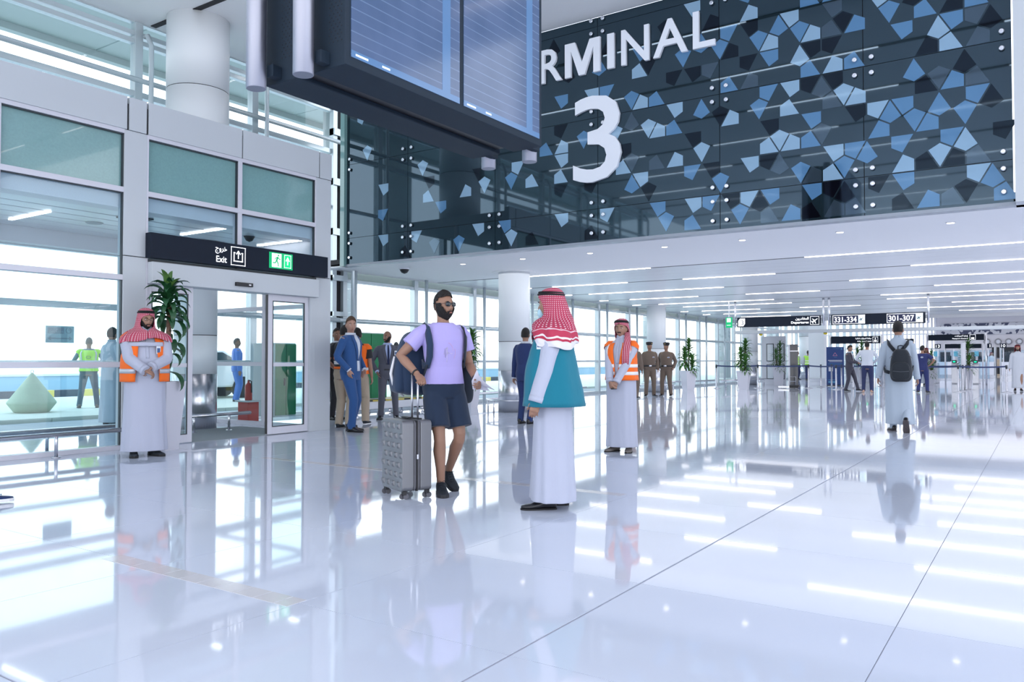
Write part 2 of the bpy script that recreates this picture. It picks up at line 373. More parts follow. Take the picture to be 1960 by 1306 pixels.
box('spandrel', spandrel, (XC - 0.05, XC - 0.02, 12.6, 39, 2.97, 3.14), cw)
for z0, z1 in ((4.2, 4.3), (5.1, 5.2)): box('transom', curtain_metal, (XC - 0.08, XC + 0.04, 39, 78, z0, z1), cw)
allp = [-4.9] + [p for p in posts[1:] if p < 78]
for a, b in zip(allp[:-1], allp[1:]):
    zs = [(0.08, 1.09), (1.15, 1.99), (2.09, 2.90)]
    if b < 12.7: zs += [(3.3, 4.5), (4.56, 5.70), (5.80, 6.62), (6.84, 6.98)]
    elif a > 38: zs += [(2.97, 4.2), (4.3, 5.1)]
    for z0, z1 in zs: box('pane', clear_glass, (XC - 0.02, XC - 0.014, a + 0.07, b - 0.07, z0, z1), cw)

# ------------------------------------------------------------------ columns
def column(x, y, r, z0, z1, name, label, rail=True, r2=None):
    t = thing(name, label, 'column', (x, y, 0))
    MB().lathe([(r, max(z0, 0.92)), (r, (z0 + z1) / 2 - 0.006)], n=48).build('shaft', column_white, t)
    MB().lathe([(r, (z0 + z1) / 2 + 0.006), (r, z1)], n=48).build('shaft', column_white, t)
    MB().lathe([(r - 0.006, max(z0, 0.92)), (r - 0.006, z1)], n=48).build('core', black_gap, t)
    if z0 < 0.5:
        MB().lathe([(r + 0.004, 0.0), (r + 0.004, 0.92)], n=48).build('metal_base', stainless, t)
        MB().lathe([(r + 0.15, z1 - 0.012), (r + 0.15, z1)], n=48).build('ceiling_collar', soffit_white, t)
        if rail:
            rr = r + 0.26
            m = MB().tube([(rr * math.cos(2 * PI * i / 32), rr * math.sin(2 * PI * i / 32), 0.27) for i in range(33)], 0.022, 8, cap=False); m.build('bumper_rail', stainless, t)
            for i in range(6):
                a = 2 * PI * i / 6 + 0.3
                MB().tube([(rr * math.cos(a), rr * math.sin(a), 0), (rr * math.cos(a), rr * math.sin(a), 0.27)], 0.016, 8).build('rail_post', stainless, t)
    return t
c0 = column(-12.05, 8.26, 0.35, 0, 3.15, 'round_column', 'white round column with steel base inside the glass vestibule by the exit', False)
c1 = column(-12.05, 8.26, 0.51, 4.5, 7.0, 'round_column', 'large round white column rising above the vestibule fascia at upper left')
column(-9.9, 14.85, 0.355, 0, 3.13, 'round_column', 'nearest free-standing white round column with steel base, behind the man in purple')
column(-11.72, 26.9, 0.34, 0, 3.13, 'round_column', 'white round column with steel base behind the two brown uniformed officers')
column(-11.5, 37.2, 0.36, 0, 3.13, 'round_column', 'white round column beyond the departures sign, left of the dark glazed door')
column(-12.2, 50.6, 0.4, 0, 5.2, 'round_column', 'distant white round column behind the blue banner stand')
sqc = thing('square_column', 'square white column beside the blue banner stand, farther back', 'column', (-10.0, 44.0, 0))
box('shaft', column_white, (-0.4, 0.4, -0.3, 0.3, 0, 5.2), sqc); box('plinth', stainless, (-0.42, 0.42, -0.32, 0.32, 0, 0.2), sqc)

# ------------------------------------------------------------------ dark facet wall on y = 11.95
wf = struct('wall_front')
Y = 11.95
xj = [-12.23, -10.52, -8.39, -6.26, -4.14, -2.07, -0.30]
zj = [3.17, 3.72, 5.28, 6.84, 7.0]
for a, b in zip(xj[:-1], xj[1:]):
    for c, d in zip(zj[:-1], zj[1:]):
        box('wall_panel', wall_dark, (a + 0.005, b - 0.005, Y, Y + 0.02, c + 0.004, d - 0.004), wf)
box('wall_backing', black_gap, (-12.22, -0.31, Y + 0.02, Y + 0.12, 3.17, 7.0), wf)
facets = dict(
K="-1,-11,2 -1,-6,2 -1,-4,2 -1,2,2 -1,4,2 -1,5,1 0,-2,1 0,0,5 0,1,4 0,3,3 0,3,4 0,4,3 0,5,0 0,5,2 1,-5,3 1,-4,3 1,-1,5 1,1,3 1,6,3 2,-10,5 2,-8,5 2,-3,5 2,-1,5 2,0,1 2,1,5 2,3,5 2,5,2 2,6,0 2,6,4 3,-5,3 3,2,3 3,2,5 3,4,0 3,5,4 4,-2,1 4,-1,3 4,-1,5 4,0,0 4,1,3 4,2,5 4,3,1 4,3,3 4,5,0 4,6,4 4,6,5 5,-5,4 5,-4,0 5,-2,1 5,-1,0 5,0,5 5,4,4 6,-5,4 6,-3,2 6,-2,1",
O="-1,-10,1 -1,1,2 -1,2,0 -1,3,2 -1,5,2 0,2,0 0,6,2 1,-3,1 1,-2,2 1,1,4 1,2,1 2,3,2 2,5,1 2,6,2 3,-3,4 3,0,0 3,2,4 3,5,0 4,0,3 4,3,2 4,6,3 5,2,5 6,-3,0 7,-6,5",
M="-1,-9,1 -1,-2,1 -1,-1,2 -1,0,1 -1,1,0 -1,4,0 -1,6,2 0,-7,5 0,-2,5 0,0,1 0,0,3 0,1,5 0,2,1 0,2,5 0,3,1 0,4,5 0,6,4 1,-12,3 1,-10,5 1,-7,1 1,-3,4 1,-1,3 1,2,2 1,3,0 1,3,3 1,3,4 1,4,0 1,4,1 1,4,3 1,5,1 1,5,3 2,-5,2 2,-4,1 2,-1,2 2,1,1 2,2,5 2,4,4 2,4,5 2,5,0 2,5,4 2,6,3 3,-3,1 3,-2,2 3,-1,4 3,0,2 3,1,3 3,2,2 3,3,2 3,4,4 4,-5,5 4,-3,3 4,-1,1 4,0,1 4,1,1 4,1,5 4,2,1 4,3,0 4,4,1 4,4,5 4,5,2 4,5,5 4,6,2 5,-4,4 5,-3,5 5,-1,4 5,0,3 5,1,4 5,2,0 5,2,2 6,-5,0 6,-1,0 6,1,3 7,-4,5",
L="-1,-7,1 0,-12,5 0,-10,3 0,-8,5 0,-5,5 0,-3,3 0,-1,5 0,1,3 0,3,2 0,4,0 0,5,1 0,6,3 0,6,5 1,-10,2 1,-9,0 1,-8,1 1,-6,2 1,-5,2 1,-3,2 1,-3,5 1,-2,0 1,-1,1 1,0,5 1,1,0 1,1,1 1,1,2 1,2,5 1,5,4 2,-12,5 2,-10,1 2,-6,3 2,-5,0 2,-5,5 2,-3,1 2,-2,0 2,-2,1 2,0,0 2,2,2 2,3,0 2,3,1 2,4,3 3,-13,1 3,-3,0 3,-2,5 3,1,5 3,2,0 3,5,2 4,-4,5 4,-2,2 4,1,0 4,2,0 4,2,4 4,5,4 5,-13,3 5,0,0 5,1,5 5,3,5 6,-2,0 6,-1,5")
fm = dict(K=tile_black, O=tile_grey, M=tile_mid, L=tile_light)
FM = {}
def kite_mesh(c, k):
    if (c, k) in FM: return FM[(c, k)]
    g = 0.017; a0, a1, am = R(60 * k), R(60 * k + 60), R(60 * k + 30)
    P = [V((0, 0)), V((0.3 * math.cos(a0), 0.3 * math.sin(a0))), V((0.3464 * math.cos(am), 0.3464 * math.sin(am))), V((0.3 * math.cos(a1), 0.3 * math.sin(a1)))]
    ce = sum(P, V((0, 0))) / 4; Q = [ce + (p - ce) * 0.91 for p in P]
    FM[(c, k)] = MB().prism([(q.x, q.y) for q in Q], lambda a, b, d: V((a, -d, b)), 0.0, 0.004).mesh('facet_tile', fm[c]); return FM[(c, k)]
for c, s in facets.items():
    for t in s.split():
        r, n, kk = map(int, t.split(','))
        cx_, cz_ = -4.13 + (0.3 if r % 2 else 0) + 0.6 * n, 3.72 + 0.52 * r
        am = R(60 * kk + 30)
        if cz_ + 0.34 * math.sin(am) > 6.98 or cx_ + .32 * math.cos(am) > -0.3: continue
        if cx_ + .33 * math.cos(am) < -12.2: continue
        o = bpy.data.objects.new('facet_tile', kite_mesh(c, kk)); COL.objects.link(o); o.parent = wf; o.location = (cx_, Y - 0.0, cz_)
# point fixings
def disc(m, x, z, r=0.034, n=12):
    prof = [(0.012, 0.0), (0.012, 0.02), (r, 0.022), (r, 0.034), (r * 0.7, 0.04)]
    rs = [[V((x + q * math.cos(2 * PI * j / n), Y - 0.004 - h, z + q * math.sin(2 * PI * j / n))) for j in range(n)] for q, h in prof]
    m.rings(rs, True, True)
dm = MB(); disc(dm, 0, 0); button_me = dm.mesh('point_fixing', mat('fixing_steel', (0.75, 0.78, 0.85), 0.2, 0.8))
for x in xj:
    for z in zj[1:4]:
        for sx_ in (-0.11, 0.11):
            for sz_ in (-0.11, 0.11) + ((-0.30 - .11,) if z < 4 else ()):
                if not (-12.2 < x + sx_ < -0.32): continue
                o = bpy.data.objects.new('point_fixing', button_me); COL.objects.link(o); o.parent = wf; o.location = (x + sx_, 0, z + sz_)
# edge trims
tr3 = box('trim_3', mat('edge_grey', (0.30, 0.34, 0.40), 0.3), (-12.25, -0.28, Y - 0.03, Y + 0.15, 3.125, 3.172)); tr3['kind'] = 'structure'
tr4 = box('trim_4', white_panel, (-0.28, 0.5, Y - 0.25, Y + 0.2, 3.13, 7.0)); tr4['kind'] = 'structure'
tr5 = box('trim_5', frost_green, (-12.34, -12.22, Y - 0.08, Y + 0.15, 3.13, 7.0)); tr5['kind'] = 'structure'
# raised lettering: TERMINAL 3
LT = [('T', -8.62, -8.14), ('E', -8.02, -7.60), ('R', -7.38, -6.93), ('M', -6.87, -6.185), ('I', -6.05, -5.92), ('N', -5.79, -5.29), ('A', -5.22, -4.63), ('L', -4.545, -4.185)]
m_ = MB(); m_.prism([(-6.87 + .685 * u, 6.05 + .59 * v_) for u, v_ in ((0, 0), (0, 1), (.29, 1), (.49, .38), (.71, 1), (1, 1), (1, 0), (.815, 0), (.815, .76), (.57, 0), (.40, 0), (.175, .76), (.175, 0))], lambda a, b, d: V((a, Y - .01 - d, b)), 0, .05)
m_.build('letter', letter_white, wf)
for ch, a, b in LT:
    if ch == 'M': continue
    text('letter', ch, letter_white, wf, a, b, 6.05, 6.64, bold=0.012, extr=0.05, at=(0, Y - 0.01, 0))
text('numeral', '3', letter_white, wf, -6.71, -5.80, 4.17, 5.65, bold=0.006, extr=0.05, at=(0, Y - 0.01, 0))

# ------------------------------------------------------------------ ceilings
hc = struct('ceiling_hall'); hc.name = 'ceiling'
box('ceiling_board', soffit_white, (-13.0, 16, -14, 11.95, 7.0, 7.2), hc)
y = 10.4
while y > -13:
    x = -12.6 + (1.7 if int(y * 10) % 2 else 0)
    box('slot', black_gap, (-12.9, 15.8, y - 0.05, y + 0.05, 6.985, 6.999), hc)
    while x < 14:
        L_ = 3.2
        box('light_strip', strip_light, (x, x + L_, y - 0.02, y + 0.02, 6.975, 6.984), hc); x += 5.2
    y -= 2.45
lc = struct('ceiling_low'); lc.name = 'ceiling'
box('soffit', soffit_white, (-13.0, 16, 11.98, 15.70, 3.13, 3.16), lc)
ys = [15.75, 18.38, 21.0, 23.6, 26.15, 27.95, 30.7, 33.25, 35.95]
SEG = {15.75: [(-11.4, -10.1), (-7.0, -3.8)], 18.38: [(-11.7, -11.0), (-8.8, -7.3), (-5.1, -2.3)], 21.0: [(-11.9, -11.3), (-7.2, -4.0)],
       23.6: [(-12, -11.2), (-8.9, -7.4), (-5.3, -2.4)], 26.15: [(-12, -11.3), (-7.3, -4.1)], 27.95: [(-12, -11.1), (-7.2, -4.2)],
       30.7: [(-12, -11.4), (-9.1, -7.6), (-5.5, -2.6)], 33.25: [(-12, -11.4), (-7.6, -4.3)], 35.95: [(-9.3, -2.8)]}
edges = ys + [39.0]
for i, y in enumerate(ys):
    y1 = edges[i + 1]; n = max(1, round((y1 - y) / 0.65)); st_ = (y1 - y - 0.1) / n
    for q in range(n):
        box('ceiling_panel', slat_white, (-12.9, 16, y + 0.05 + q * st_ + 0.004, y + 0.05 + (q + 1) * st_ - 0.004, 3.13, 3.15), lc)
    box('slot', black_gap, (-12.4, 16, y - 0.048, y + 0.048, 3.131, 3.15), lc)
    x = -12.3; segs = SEG[y]; lights = []
    for a, b in segs: 
        if a > x: lights.append((x, a))
        x = b
    lights.append((x, 15.8))
    if y == 35.95: lights = [(-11.5, -9.3), (-2.8, 15)]
    if y == 15.75: lights = [(-10.1, -7.0), (-3.8, 15)]
    for a, b in lights: box('light_strip', strip_light, (a, b, y - 0.032, y + 0.032, 3.122, 3.131), lc)
box('ceiling_void', black_gap, (-13.0, 16, 11.98, 39, 3.2, 3.3), lc)
box('ceiling_edge', soffit_white, (-13.0, -12.9, 15.7, 39, 3.13, 3.16), lc)
for i, (x, y) in enumerate([(-9.88, 12.93), (-8.41, 12.91), (-6.93, 12.91), (-5.47, 12.92), (-4.1, 12.9), (-2.6, 12.95), (-1.1, 12.95)]):
    t = thing('downlight', ('first', 'second', 'third', 'fourth', 'fifth', 'sixth', 'seventh')[i] + ' recessed downlight from the left in the white soffit row', 'light', (x, y, 3.12), group='row of downlights in the soffit')
    MB().lathe([(0.055, 0.0), (0.068, 0.009)], n=20).build('ring', white_gloss, t); MB().lathe([(0.05, -0.003), (0.052, 0.0)], n=20).build('lens', down_light, t)
cd = thing('ceiling_camera', 'dark dome camera under the soffit at the left end of the dark wall', 'camera', (-11.4, 12.85, 3.13))
MB().lathe([(0.11, -0.03), (0.12, 0)], n=20).build('mount', white_gloss, cd); MB().lathe([(0.01, -0.12), (0.06, -0.1), (0.09, -0.06), (0.10, -0.03)], n=20).build('dome', black_plastic, cd)
# beyond y = 39: gate hall
gc = struct('ceiling_gate'); gc.name = 'ceiling'
box('ceiling_board', soffit_white, (-13, 16, 39, 80, 5.2, 5.3), gc)
box('bulkhead', soffit_white, (-13, 16, 38.9, 39.1, 3.0, 5.3), gc)
box('drop_beam', white_panel, (-8.9, 16, 27.0, 27.5, 2.06, 2.16), gc, 0.01)
wb_ = struct('wall_back')
box('wall_board', mat('far_wall', (0.74, 0.72, 0.76), 0.6), (-8, 16, 78, 78.3, 0, 5.3), wb_)
# speckled band at the top of the far wall
sp = mat('speckle', (0.55, 0.55, 0.58), 0.4); t = sp.node_tree; vo = t.nodes.new('ShaderNodeTexVoronoi'); vo.inputs['Scale'].default_value = 5
tco = t.nodes.new('ShaderNodeTexCoord'); t.links.new(tco.outputs['Object'], vo.inputs['Vector']); rr = t.nodes.new('ShaderNodeValToRGB'); rr.color_ramp.interpolation = 'CONSTANT'
rr.color_ramp.elements[0].color = (0.05, 0.06, 0.12, 1); rr.color_ramp.elements[1].position = 0.42; rr.color_ramp.elements[1].color = (0.62, 0.62, 0.66, 1)
sxy = t.nodes.new('ShaderNodeSeparateColor'); t.links.new(vo.outputs['Color'], sxy.inputs[0]); t.links.new(sxy.outputs[0], rr.inputs[0]); t.links.new(rr.outputs[0], t.nodes['Principled BSDF'].inputs['Base Color'])
box('speckled_band', sp, (-7.5, 16, 77.9, 78.0, 3.35, 4.3), wb_)
# vertical fins in front of far glazing
fins = MB(); x = -12.9
while x < -7.6: fins.box(x, x + 0.1, 76.6, 77.0, 0.0, 5.2); x += 0.32
fo = fins.build('fin', white_frame, wb_); fo['kind'] = 'stuff'
box('pane', clear_glass, (-13, -8, 78, 78.02, 0, 5.2), wb_)
for z in (1.1, 2.1, 3.4): box('transom', curtain_metal, (-13, -8, 77.9, 78.0, z, z + 0.1), wb_)
box('side_wall_board', mat('far_wall', (0.7, 0.7, 0.75)), (16, 16.2, 39, 78, 0, 5.3), wb_)
# ------------------------------------------------------------------ hanging display board
db = thing('display_board', 'large dark double-sided flight display board hanging near the camera at top', 'display', (-3.6, 3.5, 3.0))
cas = mat('board_casing', (0.016, 0.028, 0.045), 0.6, spec=0.2, bump=0.05, bscale=150)
perf = mat('board_perforated', (0.035, 0.04, 0.07), 0.5)
HB = 2.4; db.scale = (1, 0.932, 1)
box('housing', cas, (-0.30, 0.0, 0.0, 2.50, 0.0, HB), db, 0.006); box('housing', cas, (-0.75, -0.44, 0.0, 2.50, 0.0, HB), db, 0.006)
box('spacer', black_plastic, (-0.44, -0.30, 0.06, 2.44, 0.03, HB), db)
hm = MB()
for bx in (-0.30, -0.75):
    for i in range(7):
        for j in range(22):
            xx = bx + 0.16 + i * 0.018; zz = 0.16 + j * 0.045 + (0.022 if i % 2 else 0)
            hm.lathe([(0.004, 0), (0.004, 0.002)], (0, 0, 0), 6, False)
            b = len(hm.v) - 12
            for q in range(12):
                vx, vy, vz = hm.v[b + q]; hm.v[b + q] = (xx + vx, -0.001 - vz, zz + vy)
ho = hm.build('ventilation_holes', black_gap, db); ho['kind'] = 'stuff'
for cx_, cy_ in ((-0.245, -0.13), (-0.70, -0.13), (-0.245, 2.70), (-0.70, 2.70)):
    r_ = 0.068
    MB().lathe([(r_ - 0.004, -0.06), (r_, -0.056), (r_, HB)], (cx_, cy_, 0), 32).build('hanging_tube', brushed, db)
    box('tube_bracket', cas, (cx_ + 0.05, cx_ + 0.11, min(0, cy_ + .05) if cy_ < 0 else 2.5, 0.0 if cy_ < 0 else cy_, 0.02, 0.10), db, 0.003)
    
def screen_mat():
    m = mat('screen_blue', (0.02, 0.035, 0.07), 0.12)
    t = m.node_tree; b = t.nodes['Principled BSDF']; co = t.nodes.new('ShaderNodeTexCoord'); sp_ = t.nodes.new('ShaderNodeSeparateXYZ')
    t.links.new(co.outputs['Object'], sp_.inputs[0])
    def line(src, sc, th):
        a = t.nodes.new('ShaderNodeMath'); a.operation = 'MULTIPLY'; a.inputs[1].default_value = sc; t.links.new(src, a.inputs[0])
        f = t.nodes.new('ShaderNodeMath'); f.operation = 'FRACT'; t.links.new(a.outputs[0], f.inputs[0])
        g = t.nodes.new('ShaderNodeMath'); g.operation = 'LESS_THAN'; g.inputs[1].default_value = th; t.links.new(f.outputs[0], g.inputs[0]); return g.outputs[0]
    l1 = line(sp_.outputs[2], 13.5, 0.10)
    n = t.nodes.new('ShaderNodeTexNoise'); n.inputs['Scale'].default_value = 2.5; n.inputs['Detail'].default_value = 3; t.links.new(co.outputs['Object'], n.inputs['Vector'])
    c1 = t.nodes.new('ShaderNodeValToRGB'); c1.color_ramp.elements[0].position = 0.35; c1.color_ramp.elements[0].color = (0.045, 0.085, 0.19, 1); c1.color_ramp.elements[1].position = 0.7; c1.color_ramp.elements[1].color = (0.075, 0.12, 0.25, 1)
    t.links.new(n.outputs['Fac'], c1.inputs[0])
    mx = t.nodes.new('ShaderNodeMix'); mx.data_type = 'RGBA'; mx.inputs[7].default_value = (0.12, 0.19, 0.36, 1)
    t.links.new(l1, mx.inputs[0]); t.links.new(c1.outputs[0], mx.inputs[6])
    t.links.new(mx.outputs[2], b.inputs['Emission Color']); b.inputs['Emission Strength'].default_value = 1.0
    return m
scm = screen_mat(); bar = mat('screen_bar', (0.05, 0.1, 0.2), 0.15, emit=(0.05, 0.13, 0.27), es=1.0); txt = mat('screen_text', (.5, .6, .8), .3, emit=(0.5, 0.65, 0.95), es=1.0)
for side in (0, 1):
    xs_ = 0.001 if side == 0 else -0.751; dx_ = 0.004 if side == 0 else -0.004
    for a, b in ((0.05, 1.245), (1.30, 2.45)):
        s_ = box('screen', scm, (min(xs_, xs_ + dx_), max(xs_, xs_ + dx_), a, b, 0.06, 2.38), db)
        x2 = xs_ + dx_ * 1.3
        sb_ = box('status_bar', bar, (min(xs_ + dx_, x2), max(xs_ + dx_, x2), a, b, 0.06, 0.105), s_)
        box('side_bar', bar, (min(xs_ + dx_, x2), max(xs_ + dx_, x2), b - 0.22, b - 0.12, 0.105, 2.36), s_)
        x3 = xs_ + dx_ * 1.8
        for (p0, p1) in ((0.04, 0.16), (0.30, 0.38)):
            box('status_text', txt, (min(x2, x3), max(x2, x3), a + p0, a + p1, 0.075, 0.088), s_)

# ------------------------------------------------------------------ exit sign over the sliding door (faces +x)
XS = X + 0.125
ex = thing('exit_sign', 'long dark exit sign over the sliding doors with white and green pictograms', 'sign', (0, 0, 0))
box('sign_body', sign_dark, (X, XS, 6.01, 9.12, 2.505, 2.84), ex, 0.003)
rx = (R(90), 0, R(90))
def ytext(nm, body, m, y0, y1, z0, z1, p=ex, **k): return text(nm, body, m, p, y0, y1, z0, z1, rot=rx, at=(XS, 0, 0), **k)
ytext('lettering', 'Exit', led_white, 7.005, 7.18, 2.55, 2.64, bold=0.008)
ytext('lettering', ARB['exit'], led_white, 6.99, 7.18, 2.67, 2.775, bold=0.006)
def yrect(nm, m, y0, y1, z0, z1, p=ex, d=0.003, x=None): x = XS if x is None else x; return box(nm, m, (x, x + d, y0, y1, z0, z1), p)
def yframe(nm, m, y0, y1, z0, z1, th, p=ex, x=None, d=0.003):
    x = XS if x is None else x; f = MB()
    f.box(x, x + d, y0, y1, z0, z0 + th).box(x, x + d, y0, y1, z1 - th, z1).box(x, x + d, y0, y0 + th, z0, z1).box(x, x + d, y1 - th, y1, z0, z1); return f.build(nm, m, p)
yframe('pictogram_frame', led_white, 7.25, 7.50, 2.53, 2.80, 0.009)
f = MB(); yy = lambda a, b, d: V((XS + d, a, b))
f.box(XS, XS + .003, 7.295, 7.455, 2.585, 2.60).box(XS, XS + .003, 7.295, 7.31, 2.585, 2.72).box(XS, XS + .003, 7.44, 7.455, 2.585, 2.72).box(XS, XS + .003, 7.295, 7.325, 2.707, 2.72).box(XS, XS + .003, 7.425, 7.455, 2.707, 2.72)
f.box(XS, XS + .003, 7.368, 7.383, 2.63, 2.74); f.prism([(7.335, 2.70), (7.345, 2.69), (7.3755, 2.725), (7.406, 2.69), (7.416, 2.70), (7.3755, 2.75)], yy, 0, .003)
f.build('exit_pictogram', led_white, ex)
gp = yrect('green_panel', exit_green, 7.93, 8.38, 2.555, 2.80, d=0.004)
yrect('door_pictogram', led_white, 7.98, 8.16, 2.575, 2.785, gp, 0.006); yrect('arrow_panel', exit_green_bright, 8.215, 8.345, 2.58, 2.78, gp, 0.006)
yframe('arrow_frame', led_white, 8.215, 8.345, 2.58, 2.78, 0.007, gp, XS, 0.008)
X2 = XS + 0.006; f = MB(); y2 = lambda a, b, d: V((X2 + d, a, b))
f.box(X2, X2 + .003, 8.272, 8.288, 2.625, 2.74); f.prism([(8.24, 2.69), (8.252, 2.68), (8.28, 2.72), (8.308, 2.68), (8.32, 2.69), (8.28, 2.75)], y2, 0, .003); f.build('arrow', led_white, gp)
f = MB(); 
def bar2(m, fn, a, b, t):
    a, b = V(a), V(b); n_ = (b - a).normalized(); q = V((-n_.y, n_.x)) * t; m.prism([tuple(a + q), tuple(b + q), tuple(b - q), tuple(a - q)], fn, 0, .003)
f.prism([(8.10 + .013 * math.cos(i), 2.758 + .016 * math.sin(i)) for i in [2 * PI * j / 10 for j in range(10)]], y2, 0, .003)
for a, b, t_ in (((8.09, 2.735), (8.065, 2.675), .014), ((8.09, 2.73), (8.05, 2.715), .007), ((8.05, 2.715), (8.03, 2.69), .006), ((8.09, 2.73), (8.12, 2.70), .007), ((8.12, 2.70), (8.145, 2.705), .006),
                 ((8.068, 2.68), (8.095, 2.635), .009), ((8.095, 2.635), (8.10, 2.59), .008), ((8.06, 2.675), (8.045, 2.64), .009), ((8.045, 2.64), (7.99, 2.64), .008)): bar2(f, y2, a, b, t_)
f.build('running_figure', exit_green, gp)
# faint mirrored no-parking sign, on the outer glass of the vestibule
np_ = thing('parking_sign', 'small pale no-parking sign with double arrow seen through the left glass', 'sign', (-13.07, 6.32, 0))
pale = mat('sign_pale', (0.42, 0.62, 0.68), 0.5); pred = mat('sign_faded', (0.30, 0.40, 0.48), 0.5)
box('sign_plate', pale, (-0.01, 0.0, -0.02, 0.42, 1.43, 1.70), np_)
box('text_panel', pred, (0.0, 0.003, 0.01, 0.26, 1.575, 1.675), np_)
mrot = (R(90), 0, R(-90))
text('lettering', 'NO', pale, np_, -0.17, -0.10, 1.63, 1.665, rot=mrot, at=(0.008, 0, 0)); text('lettering', 'PARKING', pale, np_, -0.24, -0.03, 1.585, 1.62, rot=mrot, at=(0.008, 0, 0))
text('lettering', 'P', pred, np_, -0.36, -0.325, 1.60, 1.66, rot=mrot, at=(0.008, 0, 0))
f = MB(); fy = lambda a, b, d: V((d, a, b)); f.prism([(0.01, 1.50), (0.06, 1.535), (0.06, 1.51), (0.34, 1.51), (0.34, 1.535), (0.39, 1.50), (0.34, 1.465), (0.34, 1.49), (0.06, 1.49), (0.06, 1.465)], fy, 0, .003); f.build('double_arrow', pred, np_)
f = MB(); n_ = 24; f.rings([[V((0.003 * d, 0.335 + r_ * math.cos(2 * PI * j / n_), 1.63 + r_ * math.sin(2 * PI * j / n_))) for j in range(n_)] for r_, d in ((0.048, 0), (0.048, 1), (0.040, 1), (0.040, 0))], False); f.build('round_symbol', pred, np_)

# ------------------------------------------------------------------ departures signs on y = 26.4 (face -y)
def xsign(name, label, x0, x1, y, z0, z1, d=0.12):
    t = thing(name, label, 'sign'); box('sign_body', sign_dark, (x0, x1, y, y + d, z0, z1), t, 0.003); return t
def xt(p, nm, body, m, x0, x1, z0, z1, y, **k): return text(nm, body, m, p, x0, x1, z0, z1, at=(0, y, 0), **k)
def xr(p, nm, m, x0, x1, z0, z1, y, d=0.004): return box(nm, m, (x0, x1, y - d, y, z0, z1), p)
def xframe(p, nm, m, x0, x1, z0, z1, th, y, d=0.004):
    f = MB(); f.box(x0, x1, y - d, y, z0, z0 + th).box(x0, x1, y - d, y, z1 - th, z1).box(x0, x0 + th, y - d, y, z0, z1).box(x1 - th, x1, y - d, y, z0, z1); return f.build(nm, m, p)
def plane_icon(p, m, cx_, cz_, s, y):
    q = [(-1, .1), (-.55, .12), (-.1, .12), (.15, .9), (.35, .9), (.25, .15), (.7, .2), (.95, .55), (1.05, .55), (.95, 0), (1.05, -.55), (.95, -.55), (.7, -.2), (.25, -.15), (.35, -.9), (.15, -.9), (-.1, -.12), (-.55, -.12), (-1, -.1)]
    a = R(35); pts = [(cx_ + s * (-u * math.cos(a) - v_ * math.sin(a)), cz_ + s * (-u * math.sin(a) * -1 * -1 + v_ * math.cos(a))) for u, v_ in q]
    f = MB(); 
    vs = [V((a_, y, b_)) for a_, b_ in pts]; f.add(vs, [tuple(range(len(vs)))]); return f.build('aircraft_pictogram', m, p, solid=0.004)
dep = xsign('departures_sign', 'dark departures sign hanging beyond the white-robed guide, marked T3', -8.59, -5.91, 26.4, 2.26, 2.585)
xt(dep, 'lettering', 'Departures', led_white, -6.82, -6.27, 2.31, 2.41, 26.4, bold=0.02); xt(dep, 'lettering', ARB['dep'], led_white, -6.68, -6.27, 2.43, 2.54, 26.4, bold=0.02)
xframe(dep, 'pictogram_frame', led_white, -6.22, -5.95, 2.29, 2.555, 0.01, 26.4); plane_icon(dep, led_white, -6.085, 2.42, 0.10, 26.395)
f = MB(); f.prism([(-8.55, 2.29), (-8.55, 2.47), (-8.49, 2.55), (-8.32, 2.55), (-8.32, 2.37), (-8.38, 2.29)], lambda a, b, d: V((a, 26.4 - d, b)), 0, .004); f.build('number_plate', led_white, dep)
xt(dep, 'lettering', 'T', sign_dark, -8.51, -8.45, 2.40, 2.48, 26.395); xt(dep, 'lettering', '3', sign_dark, -8.445, -8.37, 2.33, 2.48, 26.395)
gs = xsign('gate_sign', 'dark gate number sign 331-334 and 301-307 hanging right of the departures sign', -5.59, -2.94, 26.4, 2.26, 2.59)
for a, b, s_ in ((-5.54, -4.60, '331-334'), (-3.98, -3.0, '301-307')):
    xframe(gs, 'number_frame', led_white, a, b, 2.29, 2.56, 0.012, 26.4); xr(gs, 'number_back', mat('navy_panel', (0.01, 0.015, 0.06), 0.5), a + .012, b - .2, 2.302, 2.548, 26.4, 0.003)
    xt(gs, 'lettering', s_, led_white, a + 0.045, b - 0.235, 2.335, 2.51, 26.396, bold=0.015); xr(gs, 'icon_plate', mat('icon_plate', (.7, .85, .95), .5, emit=(0.62, 0.82, 0.97), es=1.0), b - .19, b - .012, 2.302, 2.548, 26.4)
    plane_icon(gs, sign_dark, b - .1, 2.43, 0.06, 26.392)
for x, p in ((-8.67, dep), (-5.83, dep), (-5.66, gs), (-2.86, gs)):
    MB().tube([(x, 26.46, 2.26), (x, 26.46, 3.13)], 0.035, 12).build('hanging_pole', stainless, p)
for x0, x1, p in ((-8.67, -8.59, dep), (-5.91, -5.83, dep), (-5.66, -5.59, gs), (-2.94, -2.86, gs)):
    for z in (2.30, 2.52): box('clip', stainless, (x0, x1, 26.44, 26.48, z, z + .02), p)
ge = thing('exit_light', 'small green exit sign left of the departures sign', 'sign')
box('sign_body', exit_green, (-8.97, -8.76, 26.38, 26.44, 2.25, 2.60), ge); xr(ge, 'door_pictogram', led_white, -8.93, -8.80, 2.44, 2.57, 26.38); xr(ge, 'arrow', led_white, -8.93, -8.80, 2.33, 2.345, 26.38)
MB().box(-8.88, -8.85, 26.39, 26.43, 2.60, 3.13).build('hanger', stainless, ge)
ge2 = thing('exit_light', 'tiny far green exit sign hanging by the window wall, left of the green one', 'sign')
